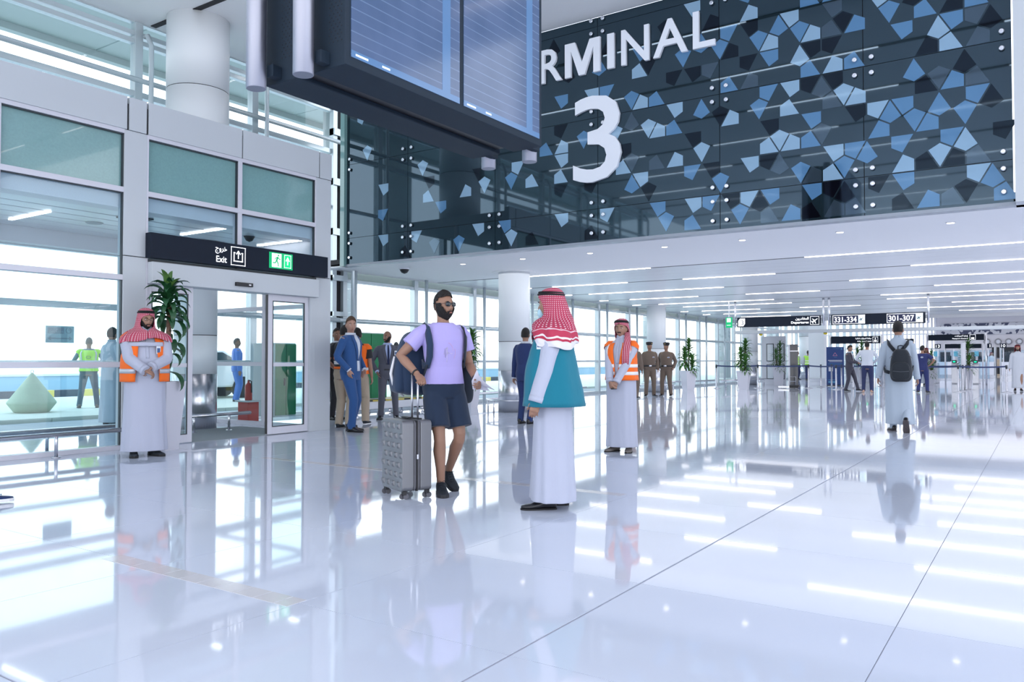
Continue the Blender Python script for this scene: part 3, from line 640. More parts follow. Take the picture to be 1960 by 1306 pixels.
box('sign_body', exit_green, (-11.9, -11.7, 27.6, 27.64, 2.60, 2.86), ge2); box('hanger', stainless, (-11.81, -11.79, 27.6, 27.63, 2.86, 3.13), ge2)
for x, lb in ((-8.05, 'yellow detector cap under the white beam, left one'), (-5.95, 'yellow detector cap under the white beam, right one')):
    t = thing('smoke_detector', lb, 'detector', (x, 27.25, 2.06)); MB().lathe([(0.02, -0.07), (0.06, -0.05), (0.06, 0)], n=12).build('cap', mat('detector_yellow', (.65, .5, .02), .5), t); MB().lathe([(0.065, -.012), (0.065, 0)], n=12).build('ring', dark_frame, t)

# ------------------------------------------------------------------ passport signs farther on (y = 43)
ep = xsign('passport_sign', 'long dark e-passport control sign above the men in white shirt and suit', -9.11, -6.80, 43, 2.0, 2.37)
xt(ep, 'lettering', 'E-Passport Control', led_white, -7.85, -7.20, 2.06, 2.14, 43, bold=0.02); xt(ep, 'lettering', ARB['epass'], led_white, -7.95, -7.20, 2.2, 2.29, 43, bold=0.02)
xframe(ep, 'pictogram_frame', led_white, -7.14, -6.90, 2.06, 2.32, 0.012, 43); xr(ep, 'officer_pictogram', led_white, -7.08, -6.96, 2.09, 2.17, 43); xr(ep, 'head_pictogram', led_white, -7.04, -7.0, 2.2, 2.27, 43)
pp = xsign('passport_sign', 'dark passport control sign at right above the e-gates', -4.67, -2.35, 43, 2.10, 2.38)
xt(pp, 'lettering', 'Passport Control', led_white, -3.65, -3.0, 2.14, 2.21, 43, bold=0.02); xt(pp, 'lettering', ARB['pass'], led_white, -3.55, -3.0, 2.25, 2.34, 43, bold=0.02)
xframe(pp, 'pictogram_frame', led_white, -2.93, -2.69, 2.12, 2.36, 0.012, 43); xr(pp, 'officer_pictogram', led_white, -2.87, -2.75, 2.15, 2.23, 43)
for x, p in ((-6.74, ep), (-9.17, ep), (-4.74, pp), (-2.28, pp)): MB().tube([(x, 43.06, 0), (x, 43.06, 2.45)], 0.045, 10).build('sign_post', stainless, p)
s3_ = xsign('queue_sign', 'small dark sign with white arrow right of the e-passport sign', -6.4, -5.7, 46.2, 2.0, 2.28); xr(s3_, 'pictogram', led_white, -6.1, -5.9, 2.05, 2.22, 46.2); MB().tube([(-6.45, 46.25, 0), (-6.45, 46.25, 2.3)], 0.04, 8).build('sign_post', stainless, s3_)
s4_ = xsign('booth_header_sign', 'long plain dark header sign on posts behind the e-gates', -4.1, -2.55, 44.5, 1.74, 1.95)
for x in (-4.1, -2.5): MB().tube([(x, 44.6, 0), (x, 44.6, 2.0)], 0.035, 8).build('sign_post', white_gloss, s4_)

# ------------------------------------------------------------------ e-gates, booths, counter, clocks, screen
gate_white = mat('gate_white', (0.62, 0.63, 0.68), 0.3); glow = mat('gate_glow', (0, .6, .3), .5, emit=(0.0, 0.85, 0.35), es=2.0); gpanel = glass('gate_glass', (0.8, 0.9, 0.95))
def gate(x, y, label):
    t = thing('passport_gate', label, 'gate', (x, y, 0), group='row of e-gates beyond the belt barriers')
    box('cabinet', gate_white, (-0.13, 0.13, 0, 1.4, 0, 1.02), t, 0.02); box('metal_front', stainless, (-0.12, 0.12, -0.01, 0.0, 0.05, 0.9), t)
    box('reader', dark_frame, (-0.1, 0.1, -0.05, 0.2, 1.02, 1.16), t, 0.01); box('status_light', glow, (-0.05, 0.05, -0.06, -0.05, 1.05, 1.11), t)
    box('flap', gpanel, (0.13, 0.55, 0.6, 0.62, 0.25, 1.35), t); box('camera_post', white_gloss, (-0.05, 0.05, 0.9, 1.0, 1.02, 1.62), t)
    box('camera_screen', mat('cam_screen', (.05, .2, .3), .3, emit=(.08, .3, .45), es=.8), (-0.09, 0.09, 0.88, 0.9, 1.35, 1.6), t)
for i, x in enumerate([-8.5, -7.6, -6.7, -5.8, -4.6, -3.7, -2.8]): gate(x, 44.0 + (0.4 if i > 3 else 0), ('leftmost', 'second from left', 'third from left', 'middle', 'third from right', 'second from right', 'rightmost')[i] + ' of seven stainless e-gate cabinets beyond the queue belts')
for i, (x, n_) in enumerate(((-5.75, '13'), (-4.85, '12'), (-2.95, '11'), (-2.15, '10'), (0.05, '09'))):
    t = thing('booth_sign', {'13': 'leftmost small dark booth number sign, reading 13', '12': 'second booth number sign from left, reading 12', '11': 'middle booth number sign, reading 11', '10': 'booth number sign reading 10, left of the counter', '09': 'rightmost booth number sign, reading 09, by the right edge'}[n_], 'sign', (x, 58, 0))
    box('sign_body', sign_dark, (-0.17, 0.17, 0, 0.05, 1.92, 2.2), t); text('lettering', n_, led_white, t, -0.11, 0.11, 1.97, 2.15, at=(0, 0, 0)); MB().tube([(0, 0.08, 0), (0, 0.08, 2.1)], 0.03, 8).build('post', white_gloss, t)
def booth(x, y, wd, label):
    t = thing('passport_booth', label, 'booth', (x, y, 0))
    box('desk', white_gloss, (-wd / 2, wd / 2, 0, 0.8, 0, 1.05), t, 0.02); box('kick_panel', stainless, (-wd / 2, wd / 2, -0.02, 0, 0, 0.2), t)
    for s_ in (-1, 1): box('side_screen', white_panel, (s_ * wd / 2 - 0.04, s_ * wd / 2 + 0.04, 0, 1.4, 0, 2.0), t)
    box('glass_screen', gpanel, (-wd / 2, wd / 2, 0.02, 0.04, 1.05, 1.8), t); box('monitor', dark_frame, (-0.3, 0.1, 0.3, 0.35, 1.1, 1.45), t)
    box('back_panel', mat('booth_dark', (.08, .08, .1), .5), (-wd / 2 + .1, -0.05, 1.35, 1.4, 0.3, 1.7), t)
for x, lb in ((-5.2, 'leftmost white passport booth beyond the e-gates'), (-3.4, 'middle white passport booth beyond the e-gates'), (-1.6, 'rightmost white passport booth, nearest the wooden counter')): booth(x, 59.0, 1.5, lb)
wood = mat('counter_wood', (0.48, 0.38, 0.27), 0.45, var=0.2, vscale=3, stretch=(1, 1, 6))
ct = thing('counter', 'long light wood service counter with dark front by the far wall', 'counter', (-3.2, 68, 0))
box('counter_front', black_plastic, (-1.2, 1.5, 0, 0.6, 0.15, 0.72), ct); box('counter_band', wood, (-1.25, 1.55, -0.03, 0.7, 0.72, 1.22), ct, 0.01); box('plinth', wood, (-1.2, 1.5, -0.01, 0.6, 0, 0.15), ct); box('desk_monitor', dark_frame, (-0.5, -0.1, 0.3, 0.34, 1.22, 1.5), ct)
tv = thing('wall_screen', 'dark wall-mounted screen behind the wooden counter', 'screen', (-2.9, 77.8, 0)); box('screen_panel', black_plastic, (-0.75, 0.75, -0.1, 0, 1.4, 2.2), tv); box('bezel', dark_frame, (-0.8, 0.8, -0.05, 0.02, 1.35, 2.25), tv)
for i, px_ in enumerate((-4.05, -3.25, -2.5, -1.75)):
    t = thing('wall_clock', ('leftmost', 'second from left', 'third from left', 'rightmost')[i] + ' of four round silver clocks on the far wall', 'clock', (px_, 77.9, 2.72), group='four round clocks on the far wall')
    m = MB(); n_ = 24; m.rings([[V((r_ * math.cos(2 * PI * j / n_), -d, r_ * math.sin(2 * PI * j / n_))) for j in range(n_)] for r_, d in ((0.25, 0), (0.25, .06), (0.17, .07), (0.17, 0))], False); m.build('rim', mat('clock_rim', (.3, .3, .32), .4, .5), t)
    m = MB(); m.add([V((0.17 * math.cos(2 * PI * j / n_), -0.03, 0.17 * math.sin(2 * PI * j / n_))) for j in range(n_)], [tuple(range(n_))]); m.build('dial', white_gloss, t)

# ------------------------------------------------------------------ belt barriers
bp_ = thing('barrier_post', 'steel belt barrier post', 'post', (0, 0, 0), group='steel queue barrier posts')
MB().lathe([(0.17, 0), (0.17, 0.012), (0.05, 0.03), (0.032, 0.05), (0.032, 0.86)], n=16).build('pole', stainless, bp_); MB().lathe([(0.036, 0.86), (0.036, 0.97), (0.03, 0.975)], n=16).build('belt_head', dark_frame, bp_)
PP = {1381: (-11.0, 30.8), 1444: (-9.9, 31.9), 1532: (-8.75, 34.1)}
posts_xy = [(-11.15, 31.6), (-9.85, 32.9), (-8.1, 34.0), (-7.95, 35.5), (-7.75, 36.6), (-7.0, 34.9), (-6.8, 32.9), (-7.2, 39.6), (-6.55, 34.9), (-6.0, 38.0), (-5.55, 38.8), (-4.9, 33.8), (-4.1, 34.0), (-2.6, 32.6), (-2.55, 33.9), (-2.5, 34.8), (-2.45, 35.7), (-1.15, 33.4)]
plab = ['first belt barrier post from the left, by the glass wall', 'belt barrier post in front of the tall plant left of the dark pylon', 'belt barrier post left of the blue banner, nearest the glass wall',
        'second belt barrier post left of the blue banner', 'belt barrier post directly in front of the blue banner', 'belt barrier post at the right edge of the blue banner', 'front belt barrier post just right of the blue banner',
        'belt barrier post behind, left of the dark-suited man', 'belt barrier post left of the dark-suited man', 'belt barrier post behind the man in the pale shirt', 'belt barrier post right of the man in the pale shirt',
        'belt barrier post hidden behind the robed man with backpack', 'belt barrier post beside the man in navy uniform', 'front belt barrier post of the cluster at right', 'second belt barrier post of the cluster at right', 'third belt barrier post of the cluster at right', 'rear belt barrier post of the cluster at right', 'rightmost belt barrier post beside the man with the red headscarf']
for i, ((x, y), lb) in enumerate(zip(posts_xy, plab)):
    o = bp_ if i == 0 else copy_tree(bp_)
    o.location = (x, y, 0); o['label'] = 'steel ' + lb
def belt(i, j, lb):
    a, b = posts_xy[i], posts_xy[j]; m = MB(); n_ = 8; a3, b3 = V((a[0], a[1], .93)), V((b[0], b[1], .93)); q = (b3 - a3)
    rs = []
    for s_ in range(n_ + 1):
        p = a3 + q * (s_ / n_); p.z -= 0.03 * 4 * (s_ / n_) * (1 - s_ / n_); rs.append([p + V((0, 0, .028)), p - V((0, 0, .028))])
    m.rings([[r_[0], r_[1]] for r_ in rs], False, False, False); tag(m.build('barrier_belt', belt_navy, solid=.004), lb, 'belt')
belt(0, 1, 'navy barrier belt running in front of the tall plants at left'); belt(1, 2, 'navy barrier belt between the plants and the blue banner'); belt(2, 6, 'navy barrier belt in front of the blue banner')
belt(6, 9, 'navy barrier belt behind the dark-suited man'); belt(9, 11, 'navy barrier belt behind the man in the pale shirt'); belt(11, 12, 'navy barrier belt left of the navy-uniformed man'); belt(12, 13, 'navy barrier belt right of the navy-uniformed man'); belt(13, 17, 'navy barrier belt at the far right before the counter')
belt(7, 10, 'rear navy barrier belt before the e-gates'); belt(10, 16, 'rear navy barrier belt toward the cluster of posts')

# ------------------------------------------------------------------ banner, pylon, scale
bn = thing('banner_stand', 'blue information banner stand with white lines behind the barrier posts', 'banner', (-7.95, 38.3, 0), R(6))
navy_b = mat('banner_blue', (0.015, 0.06, 0.25), 0.4); bl2 = mat('banner_light', (.1, .35, .6), .4)
box('panel', navy_b, (-0.37, 0.37, -0.02, 0.02, 0.02, 1.76), bn); box('base', dark_frame, (-0.35, 0.35, -0.15, 0.15, 0, 0.03), bn)
f = MB(); fb = lambda a, b, d: V((a, -0.02 - d, b))
for a, b in (((-.09, 1.36), (0, 1.5)), ((0, 1.5), (.09, 1.36)), ((-.09, 1.36), (.09, 1.36))): bar2(f, fb, a, b, .009)
f.build('triangle_symbol', mat('banner_rose', (.6, .25, .4), .5), bn)
for x0, x1, z0, z1, m_ in ((-.3, .3, 1.13, 1.16, white_gloss), (-.25, .3, 1.08, 1.10, white_gloss), (-.3, .3, .98, .995, bl2), (-.28, -.1, .65, .86, white_gloss), (-.3, 0, .12, .2, bl2), (-.3, .0, .25, .27, bl2), (-.02, .1, .48, .5, bl2), (-.05, .07, 1.28, 1.29, bl2), (-.1, .2, 1.68, 1.69, bl2), (.24, .31, 1.63, 1.71, bl2)):
    box('printed_line', m_, (x0, x1, -0.024, -0.02, z0, z1), bn)
py = thing('pylon', 'tall dark glossy information pylon with steel frame, before the glass door', 'pylon', (-9.35, 36.6, 0), R(20))
box('pylon_body', mat('pylon_dark', (0.05, 0.055, 0.07), 0.1), (-0.17, 0.17, -0.08, 0.08, 0.0, 1.86), py, 0.01); box('pylon_edge', white_gloss, (-0.24, -0.17, -0.08, 0.08, 0, 1.86), py); box('top_band', stainless, (-.17, .17, -.09, -.08, 1.55, 1.58), py)
f = MB(); f.tube([(-.2, -.3, 0), (-.2, -.3, .42), (.05, -.3, .42), (.05, -.3, 0)], .012, 6).tube([(-.2, -.3, .22), (.05, -.3, .22)], .012, 6); f.build('steel_frame', stainless, py)
bs = thing('floor_scale', 'low black baggage scale platform on the floor before the dark pylon', 'scale', (-8.75, 33.4, 0), R(10))
box('platform', black_plastic, (-0.4, 0.4, -0.25, 0.25, 0.03, 0.09), bs, 0.02); box('steel_plate', stainless, (-0.38, 0.05, -.27, -.2, .03, .1), bs); box('side_box', black_plastic, (.05, .42, -.2, .2, .09, .14), bs, .01)
fd = thing('glazed_door', 'glazed service door with dark rounded outlines left of the dark pylon', 'door', (-10.9, 38.6, 0), R(-10)); box('door_panel', white_frame, (-.5, .7, 0, .06, 0, 2.3), fd)
for x0, x1 in ((-.25, .12), (.3, .65)):
    for z0, z1 in ((.25, .95), (1.1, 1.95)):
        g_ = xframe(fd, 'window_outline', dark_frame, x0, x1, z0, z1, .035, 0, .01); box('window_glass', mat('door_pane', (.7, .74, .8), .1), (x0 + .03, x1 - .03, -.006, 0, z0 + .03, z1 - .03), fd)

# low steel rails
def low_rail(pts, label, h=0.27, feet=True, r=0.028):
    t = thing('bumper_rail', label, 'rail', (pts[0][0], pts[0][1], 0)); o_ = V((pts[0][0], pts[0][1], 0)); q = [V((a, b, h)) - o_ for a, b in pts]
    MB().tube(q, r, 12).build('rail', stainless, t)
    L_ = (q[-1] - q[0]); n_ = max(2, int(L_.length / 1.6) + 1)
    for i in range(n_):
        p = q[0] + L_ * ((i + 0.35) / n_)
        m = MB().tube([(p.x, p.y, 0), (p.x, p.y, h * .7), (p.x, p.y, h)], 0.02, 10); m.lathe([(0.05, 0), (0.05, 0.01)], (p.x, p.y, 0), 16); m.build('rail_foot', stainless, t)
    return t
low_rail([(-9.72, 0.5), (-9.72, 5.66)], 'low steel bumper rail along the left glass front')
low_rail([(-10.35, 0.5), (-10.35, 5.9)], 'low steel bumper rail just inside the left glass of the vestibule')
low_rail([(-11.15, 7.4), (-11.15, 8.7)], 'short steel bumper rail before the column in the vestibule')
low_rail([(-12.5, 15), (-12.5, 23)], 'low steel bumper rail along the window wall behind the round column')
low_rail([(-11.9, 28.2), (-11.2, 31.5)], 'low steel bumper rail by the plant behind the officers', 0.33)
low_rail([(-10.8, 31.2), (-10.4, 36)], 'low steel bumper rail beside the tall plant left of the dark pylon', 0.33)

# ------------------------------------------------------------------ green cabinets on the wheeled plinth
pl = thing('wheeled_plinth', 'low white wheeled plinth with yellow and black edge by the windows', 'platform', (-12.35, 13.1, 0))
box('deck', white_gloss, (-0.42, 0.42, -1.25, 1.35, 0.10, 0.27), pl, 0.02)
yel = mat('edge_yellow', (0.60, 0.48, 0.10), 0.6)
yb = -1.25
while yb < 1.3: box('edge_stripe', yel if int(round((yb + 1.25) / .2)) % 2 else black_plastic, (-0.42, 0.425, yb, yb + 0.2, 0.27, 0.30), pl); yb += 0.2
for a in (-0.32, 0.32):
    for b in (-1.0, 0.0, 1.1):
        m = MB(); m.ell((a, b, 0.05), 0.018, 0.05, 0.05, 12, 7); m.build('caster', stainless, pl)
gc_ = mat('cabinet_green', (0.0, 0.20, 0.07), 0.35, var=.15, vscale=3); gsd = mat('cabinet_grey', (0.50, 0.60, 0.62), 0.3)
def cabinet(x, y, wy, h, lb, grey_side=True):
    t = thing('green_cabinet', lb, 'cabinet', (x, y, 0.30))
    box('body', gsd, (-0.33, 0.30, 0, wy, 0, h), t, .01)
    for i in range(2):
        d_ = box('door', gc_, (0.30, 0.325, i * wy / 2 + .008, (i + 1) * wy / 2 - .008, 0.03, h - .02), t, .004)
        if i == 0: box('handle', black_plastic, (0.325, 0.345, wy / 2 - .06, wy / 2 - .035, h * .42, h * .52), d_)
    box('vent_side', dark_frame, (0.05, 0.25, wy, wy + .004, h - .45, h - .1), t)
    return t
cabinet(-12.45, 12.1, 1.0, 1.45, 'tall green two-door cabinet on the plinth behind the man in blue suit')
c_ = cabinet(-12.35, 13.85, 0.35, 0.2, 'low green box at the right end of the wheeled plinth')
c3_ = cabinet(-12.35, 9.95, 0.5, 1.4, 'green and grey cabinet seen through the sliding door'); c3_.location.z = 0.08
t = thing('fire_stand', 'red fire point with extinguishers seen through the open door', 'extinguisher', (-12.3, 9.55, 0))
redm = mat('fire_red', (0.45, 0.03, 0.02), 0.4)
box('stand', redm, (-0.15, 0.15, -0.12, 0.12, 0, 0.38), t, .01); MB().lathe([(0.06, 0.4), (0.065, 0.42), (0.065, 0.68), (0.02, .74), (.02, .78)], n=14).build('extinguisher_body', redm, t); MB().tube([(0, 0, .78), (.08, 0, .76), (.09, 0, .55)], .012, 6).build('hose', black_rubber, t)
box('tray', gsd, (-0.2, 0.2, -0.15, 0.15, 0.38, 0.41), t)

# ------------------------------------------------------------------ plants
def leaf_mesh(L_, W_, droop, m_, seed):
    random.seed(seed); m = MB(); n_ = 8; rs = []; p = V((0, 0, 0)); a = R(62)
    for i in range(n_ + 1):
        u = i / n_; wd = W_ * (math.sin(PI * (0.08 + 0.92 * u) ** 0.8) ** 0.7 if u < 1 else 0.02); wd = max(wd, .002)
        d = V((math.cos(a), 0, math.sin(a))); nrm = V((-math.sin(a), 0, math.cos(a)))
        tw = 0.15 * math.sin(u * 5 + seed)
        rs.append([p + V((0, -wd / 2, 0)) + nrm * (0.22 * wd + tw * wd * .5), p + nrm * 0, p + V((0, wd / 2, 0)) + nrm * (0.22 * wd - tw * wd * .5)])
        p = p + d * (L_ / n_); a -= droop / n_ * (0.6 + 0.8 * u)
    m.rings(rs, False, True, False); return m.mesh('leaf', m_)
LV = [leaf_mesh(0.36, 0.105, R(150), leaf_green, 1), leaf_mesh(0.38, 0.11, R(125), leaf_green, 2), leaf_mesh(0.33, 0.10, R(175), leaf_green, 3), leaf_mesh(0.36, 0.10, R(70), leaf_lime, 4)]
def planter(t, r0, r1, h, sides=4, col=planter_white):
    m = MB(); n_ = 4
    def sq(r_, z): return [V((r_ * sx_, r_ * sy_, z)) for sx_, sy_ in ((-1, -1), (1, -1), (1, 1), (-1, 1))]
    m.rings([sq(r0, 0), sq(r1, h), sq(r1 - .03, h), sq(r1 - .04, h - .05)], False, False); m.build('planter', col, t, .006)
    box('soil', soil, (-r1 + .04, r1 - .04, -r1 + .04, r1 - .04, h - .06, h - .05), t)
def near_plant():
    t = thing('potted_plant', 'tall broad-leaved potted dracaena in tapered white planter beside the sliding door', 'plant', (-9.42, 6.0, 0), R(20))
    planter(t, 0.135, 0.195, 0.88)
    MB().tube([(0.05, 0, 0.82), (0.06, 0, 1.3), (0.07, .01, 1.8), (0.05, 0, 2.02)], [0.036, 0.032, 0.032, 0.03], 12).build('trunk', trunk_brown, t)
    random.seed(5)
    def put(z, az, tilt, s_, k, off=0.02):
        o = bpy.data.objects.new('leaf', LV[k]); COL.objects.link(o); o.parent = t
        o.location = (0.06 + off * math.cos(az), off * math.sin(az), z); o.rotation_euler = (0, tilt, az); o.scale = (s_, s_, s_)
    for i in range(62):
        u = i / 62; az = i * 2.39996 + random.uniform(-.2, .2); put(1.66 + 0.42 * u, az, R(58 - 82 * u + random.uniform(-10, 10)), random.uniform(.78, 1.05) * (1 - .12 * u), 3 if (i > 52 and i % 2) else random.choice([0, 1, 2, 1]))
    for i in range(8): put(1.52 - i * .05, i * 2.1, R(55), .8, random.choice([0, 2]))
    for i, (z, az) in enumerate(((1.40, -.3), (1.36, .2), (1.30, 0.9), (1.22, -.9), (1.0, .4))): put(z, az - .3, R(50 + i * 7), .9, i % 3)
    return t
near_plant()
def far_plant(loc, label, h=2.0, ph=0.73, spiky=False, bush=0.42, seed=1, low=True):
    t = thing('potted_plant', label, 'plant', (*loc, 0), random.uniform(0, 3)); random.seed(seed); planter(t, .16, .24, ph)
    tr = MB(); fo = MB(); lf = [leaf_mesh(bush * .9, .085, R(120), None, 5), leaf_mesh(bush * .8, .085, R(80), None, 6), leaf_mesh(bush, .045, R(75), None, 7)]
    stems = [(0.03, .02, h - .25), (-.06, .03, h - .6), (.05, -.07, h - .85)] if low else [(0.0, 0.0, h - .25)]
    for sx_, sy_, sz_ in stems:
        tr.tube([(sx_, sy_, ph - .08), (sx_ * 1.6, sy_ * 1.6, (ph + sz_) / 2), (sx_ * 2, sy_ * 2, sz_)], .022, 7)
        nl = 60
        for i in range(nl):
            u = i / nl; az = i * 2.4; M = Matrix.Translation((sx_ * 2, sy_ * 2, sz_ - .5 * (1 - u) + .03)) @ Matrix.Rotation(az, 4, 'Z') @ Matrix.Rotation(R(75 - 110 * u), 4, 'Y') @ Matrix.Scale(random.uniform(.7, 1.1), 4)
            me = lf[2] if spiky else lf[i % 2]
            fo.add([M @ v.co for v in me.vertices], [tuple(p.vertices) for p in me.polygons], True)
    tr.build('trunk', trunk_brown, t); o = fo.build('foliage', mat('leaf_far', (0.08, 0.22, 0.05), 0.5, var=.4, vscale=4), t); o['kind'] = 'stuff'
far_plant((-11.3, 28.9), 'bushy tall potted plant in white planter right of the two officers', 2.0, .75, seed=1)
far_plant((-9.9, 31.2), 'tall leaning potted plant in white planter left of the departures sign', 2.02, .73, seed=2)
far_plant((-10.3, 37.6), 'spiky potted plant in white planter left of the dark pylon', 2.0, .86, True, seed=3)
far_plant((-7.3, 40.6), 'spiky potted plant behind the blue banner stand', 2.05, .8, True, seed=4)
far_plant((-2.72, 38.0), 'spiky potted plant behind the barrier post cluster at right', 2.0, .8, True, seed=5)
far_plant((-4.4, 41.0), 'small spiky plant beyond the man in navy uniform', 1.7, .7, True, .3, seed=6)
far_plant((-11.7, 15.55), 'leafy plant partly hidden behind the man in purple', 1.93, .75, seed=8)
wp = thing('white_post', 'tall white post among the barrier posts before the spiky plant', 'post', (-2.62, 35.2, 0)); MB().lathe([(0.085, 0.02), (0.085, 1.82), (.07, 1.84)], n=18).build('pole', white_gloss, wp); MB().lathe([(0.2, 0), (0.2, .02)], n=18).build('base', stainless, wp)

# ------------------------------------------------------------------ outside
gd = MB().box(-200, -13.1, -120, 160, -0.6, -0.12).build('ground', mat('ground_outside', (0.62, 0.66, 0.68), 0.85, var=.06, vscale=.4)); gd['kind'] = 'structure'
rd = MB().box(-16.3, -13.1, -20, 80, -0.12, -0.06).build('road', mat('road', (0.36, 0.42, 0.46), 0.8, var=.08, vscale=2)); rd['kind'] = 'structure'
kb = struct('kerb'); y = -6.0
while y < 60: box('kerb_stone', mat('kerb_stone', (0.55, 0.62, 0.55), 0.8), (-24.5, -16.3, y + .004, y + 2.0 - .004, -0.12, 0.02), kb, .01); y += 2.0
stp = struct('kerb_striped'); stp.name = 'trim_6'; y = -4.0; i = 0
while y < 45: box('kerb_block', mat('kerb_yellow', (0.65, 0.55, 0.12), .7) if i % 2 else mat('kerb_black', (0.05, 0.07, 0.09), .7), (-28.7, -28.4, y, y + 1.0, -0.12, 0.12), stp); y += 1.0; i += 1
bw = thing('boundary_wall', 'low long blue-grey barrier wall across the road outside', 'wall', (-34.5, 20, 0)); box('wall_face', mat('barrier_blue', (0.25, 0.42, 0.52), .8), (-0.2, 0.2, -60, 60, -0.12, 0.50), bw); box('coping', mat('coping', (.6, .66, .68), .8), (-.25, .25, -60, 60, .50, .58), bw)
cn = thing('cone_bollard', 'large pale green concrete cone bollard outside the left window', 'bollard', (-18.3, 8.55, 0.02))
MB().lathe([(0.40, 0), (0.44, .02), (0.60, 0.22), (0.61, .25), (0.60, .27), (0.05, .97), (0.02, 1.0)], n=40).build('cone', mat('bollard_green', (0.36, 0.48, 0.36), .8, var=.1, vscale=5), cn)
m = MB(); m.tube([(0, .04 * math.cos(a), 1.03 + .04 * math.sin(a)) for a in [2 * PI * i / 12 for i in range(13)]], .009, 6); m.build('lifting_eye', stainless, cn)
cn.scale = (0.78, 0.78, 0.86)
cv = struct('canopy'); cvm = mat('canopy_grey', (0.42, 0.50, 0.50), .6)
y = -14.0
while y < 80: box('canopy_panel', cvm, (-18.6, -13.3, y + .02, y + 3.0 - .02, 8.5, 8.6), cv); y += 3.0
box('canopy_edge', cvm, (-18.8, -18.6, -14, 80, 8.35, 8.7), cv)
for y in range(-4, 70, 11):
    t = thing('outer_column', 'grey round column outside carrying the canopy, seen through the glass', 'column', (-16.9, y + 9.2, -0.1), group='canopy columns outside the windows')
    MB().lathe([(0.45, 0), (0.45, 8.6)], n=24).build('shaft', mat('outer_col', (0.48, 0.54, 0.56), .6), t); MB().lathe([(0.55, 0), (0.55, .15)], n=24).build('base', mat('outer_col', (.5, .5, .5)), t)
car = thing('parked_car', 'pale car outside behind the worker in blue overalls', 'car', (-21.3, 14.3, 0.0), R(75))
cpm = mat('car_paint', (.72, .76, .8), .2, coat=1); prof = [(-2.2, .35), (-2.2, .75), (-1.9, .95), (-1.2, 1.0), (-.6, 1.42), (.8, 1.45), (1.5, 1.05), (2.1, .9), (2.25, .6), (2.2, .35)]
m = MB().prism(prof, lambda a, b, d: V((a, d, b)), -.85, .85); m.build('body', cpm, car, .06)
m = MB().prism([(-1.1, 1.02), (-.58, 1.36), (.75, 1.39), (1.35, 1.06)], lambda a, b, d: V((a, d, b)), -.86, .86); m.build('side_window', mat('car_glass', (.03, .06, .08), .05), car)
for a in (-1.4, 1.4):
    for b in (-.8, .8):
        m = MB(); m.rings([[V((a + r_ * math.cos(2 * PI * j / 20), b + d, .33 + r_ * math.sin(2 * PI * j / 20))) for j in range(20)] for r_, d in ((.33, -.1), (.33, .1))], True); m.build('wheel', black_rubber, car)
hz = thing('desert_bank', 'pale low sandy bank with scrub far outside', 'ground', (-70, 30, 0)); m = MB(); rs = []
random.seed(3)
for i in range(60):
    yy_ = -80 + i * 4; hh = .9 + .5 * noise.noise(V((i * .3, 0, 0))); rs.append([V((0, yy_, -.5)), V((-4, yy_, hh)), V((-20, yy_, hh * 1.2)), V((-24, yy_, -.5))])
m.rings(rs, False, False, False); m.build('sand', mat('sand', (.72, .70, .66), .9, var=.15, vscale=.6), hz)
# ================================================================== people
def lerp(a, b, t): return a + (b - a) * t
def prof_at(P, z):
    if z <= P[0][0]: return P[0][1:]
    for a, b in zip(P[:-1], P[1:]):
        if z <= b[0]:
            t = (z - a[0]) / (b[0] - a[0]); t = t * t * (3 - 2 * t) * .5 + t * .5
            return tuple(lerp(u, v_, t) for u, v_ in zip(a[1:], b[1:]))
    return P[-1][1:]
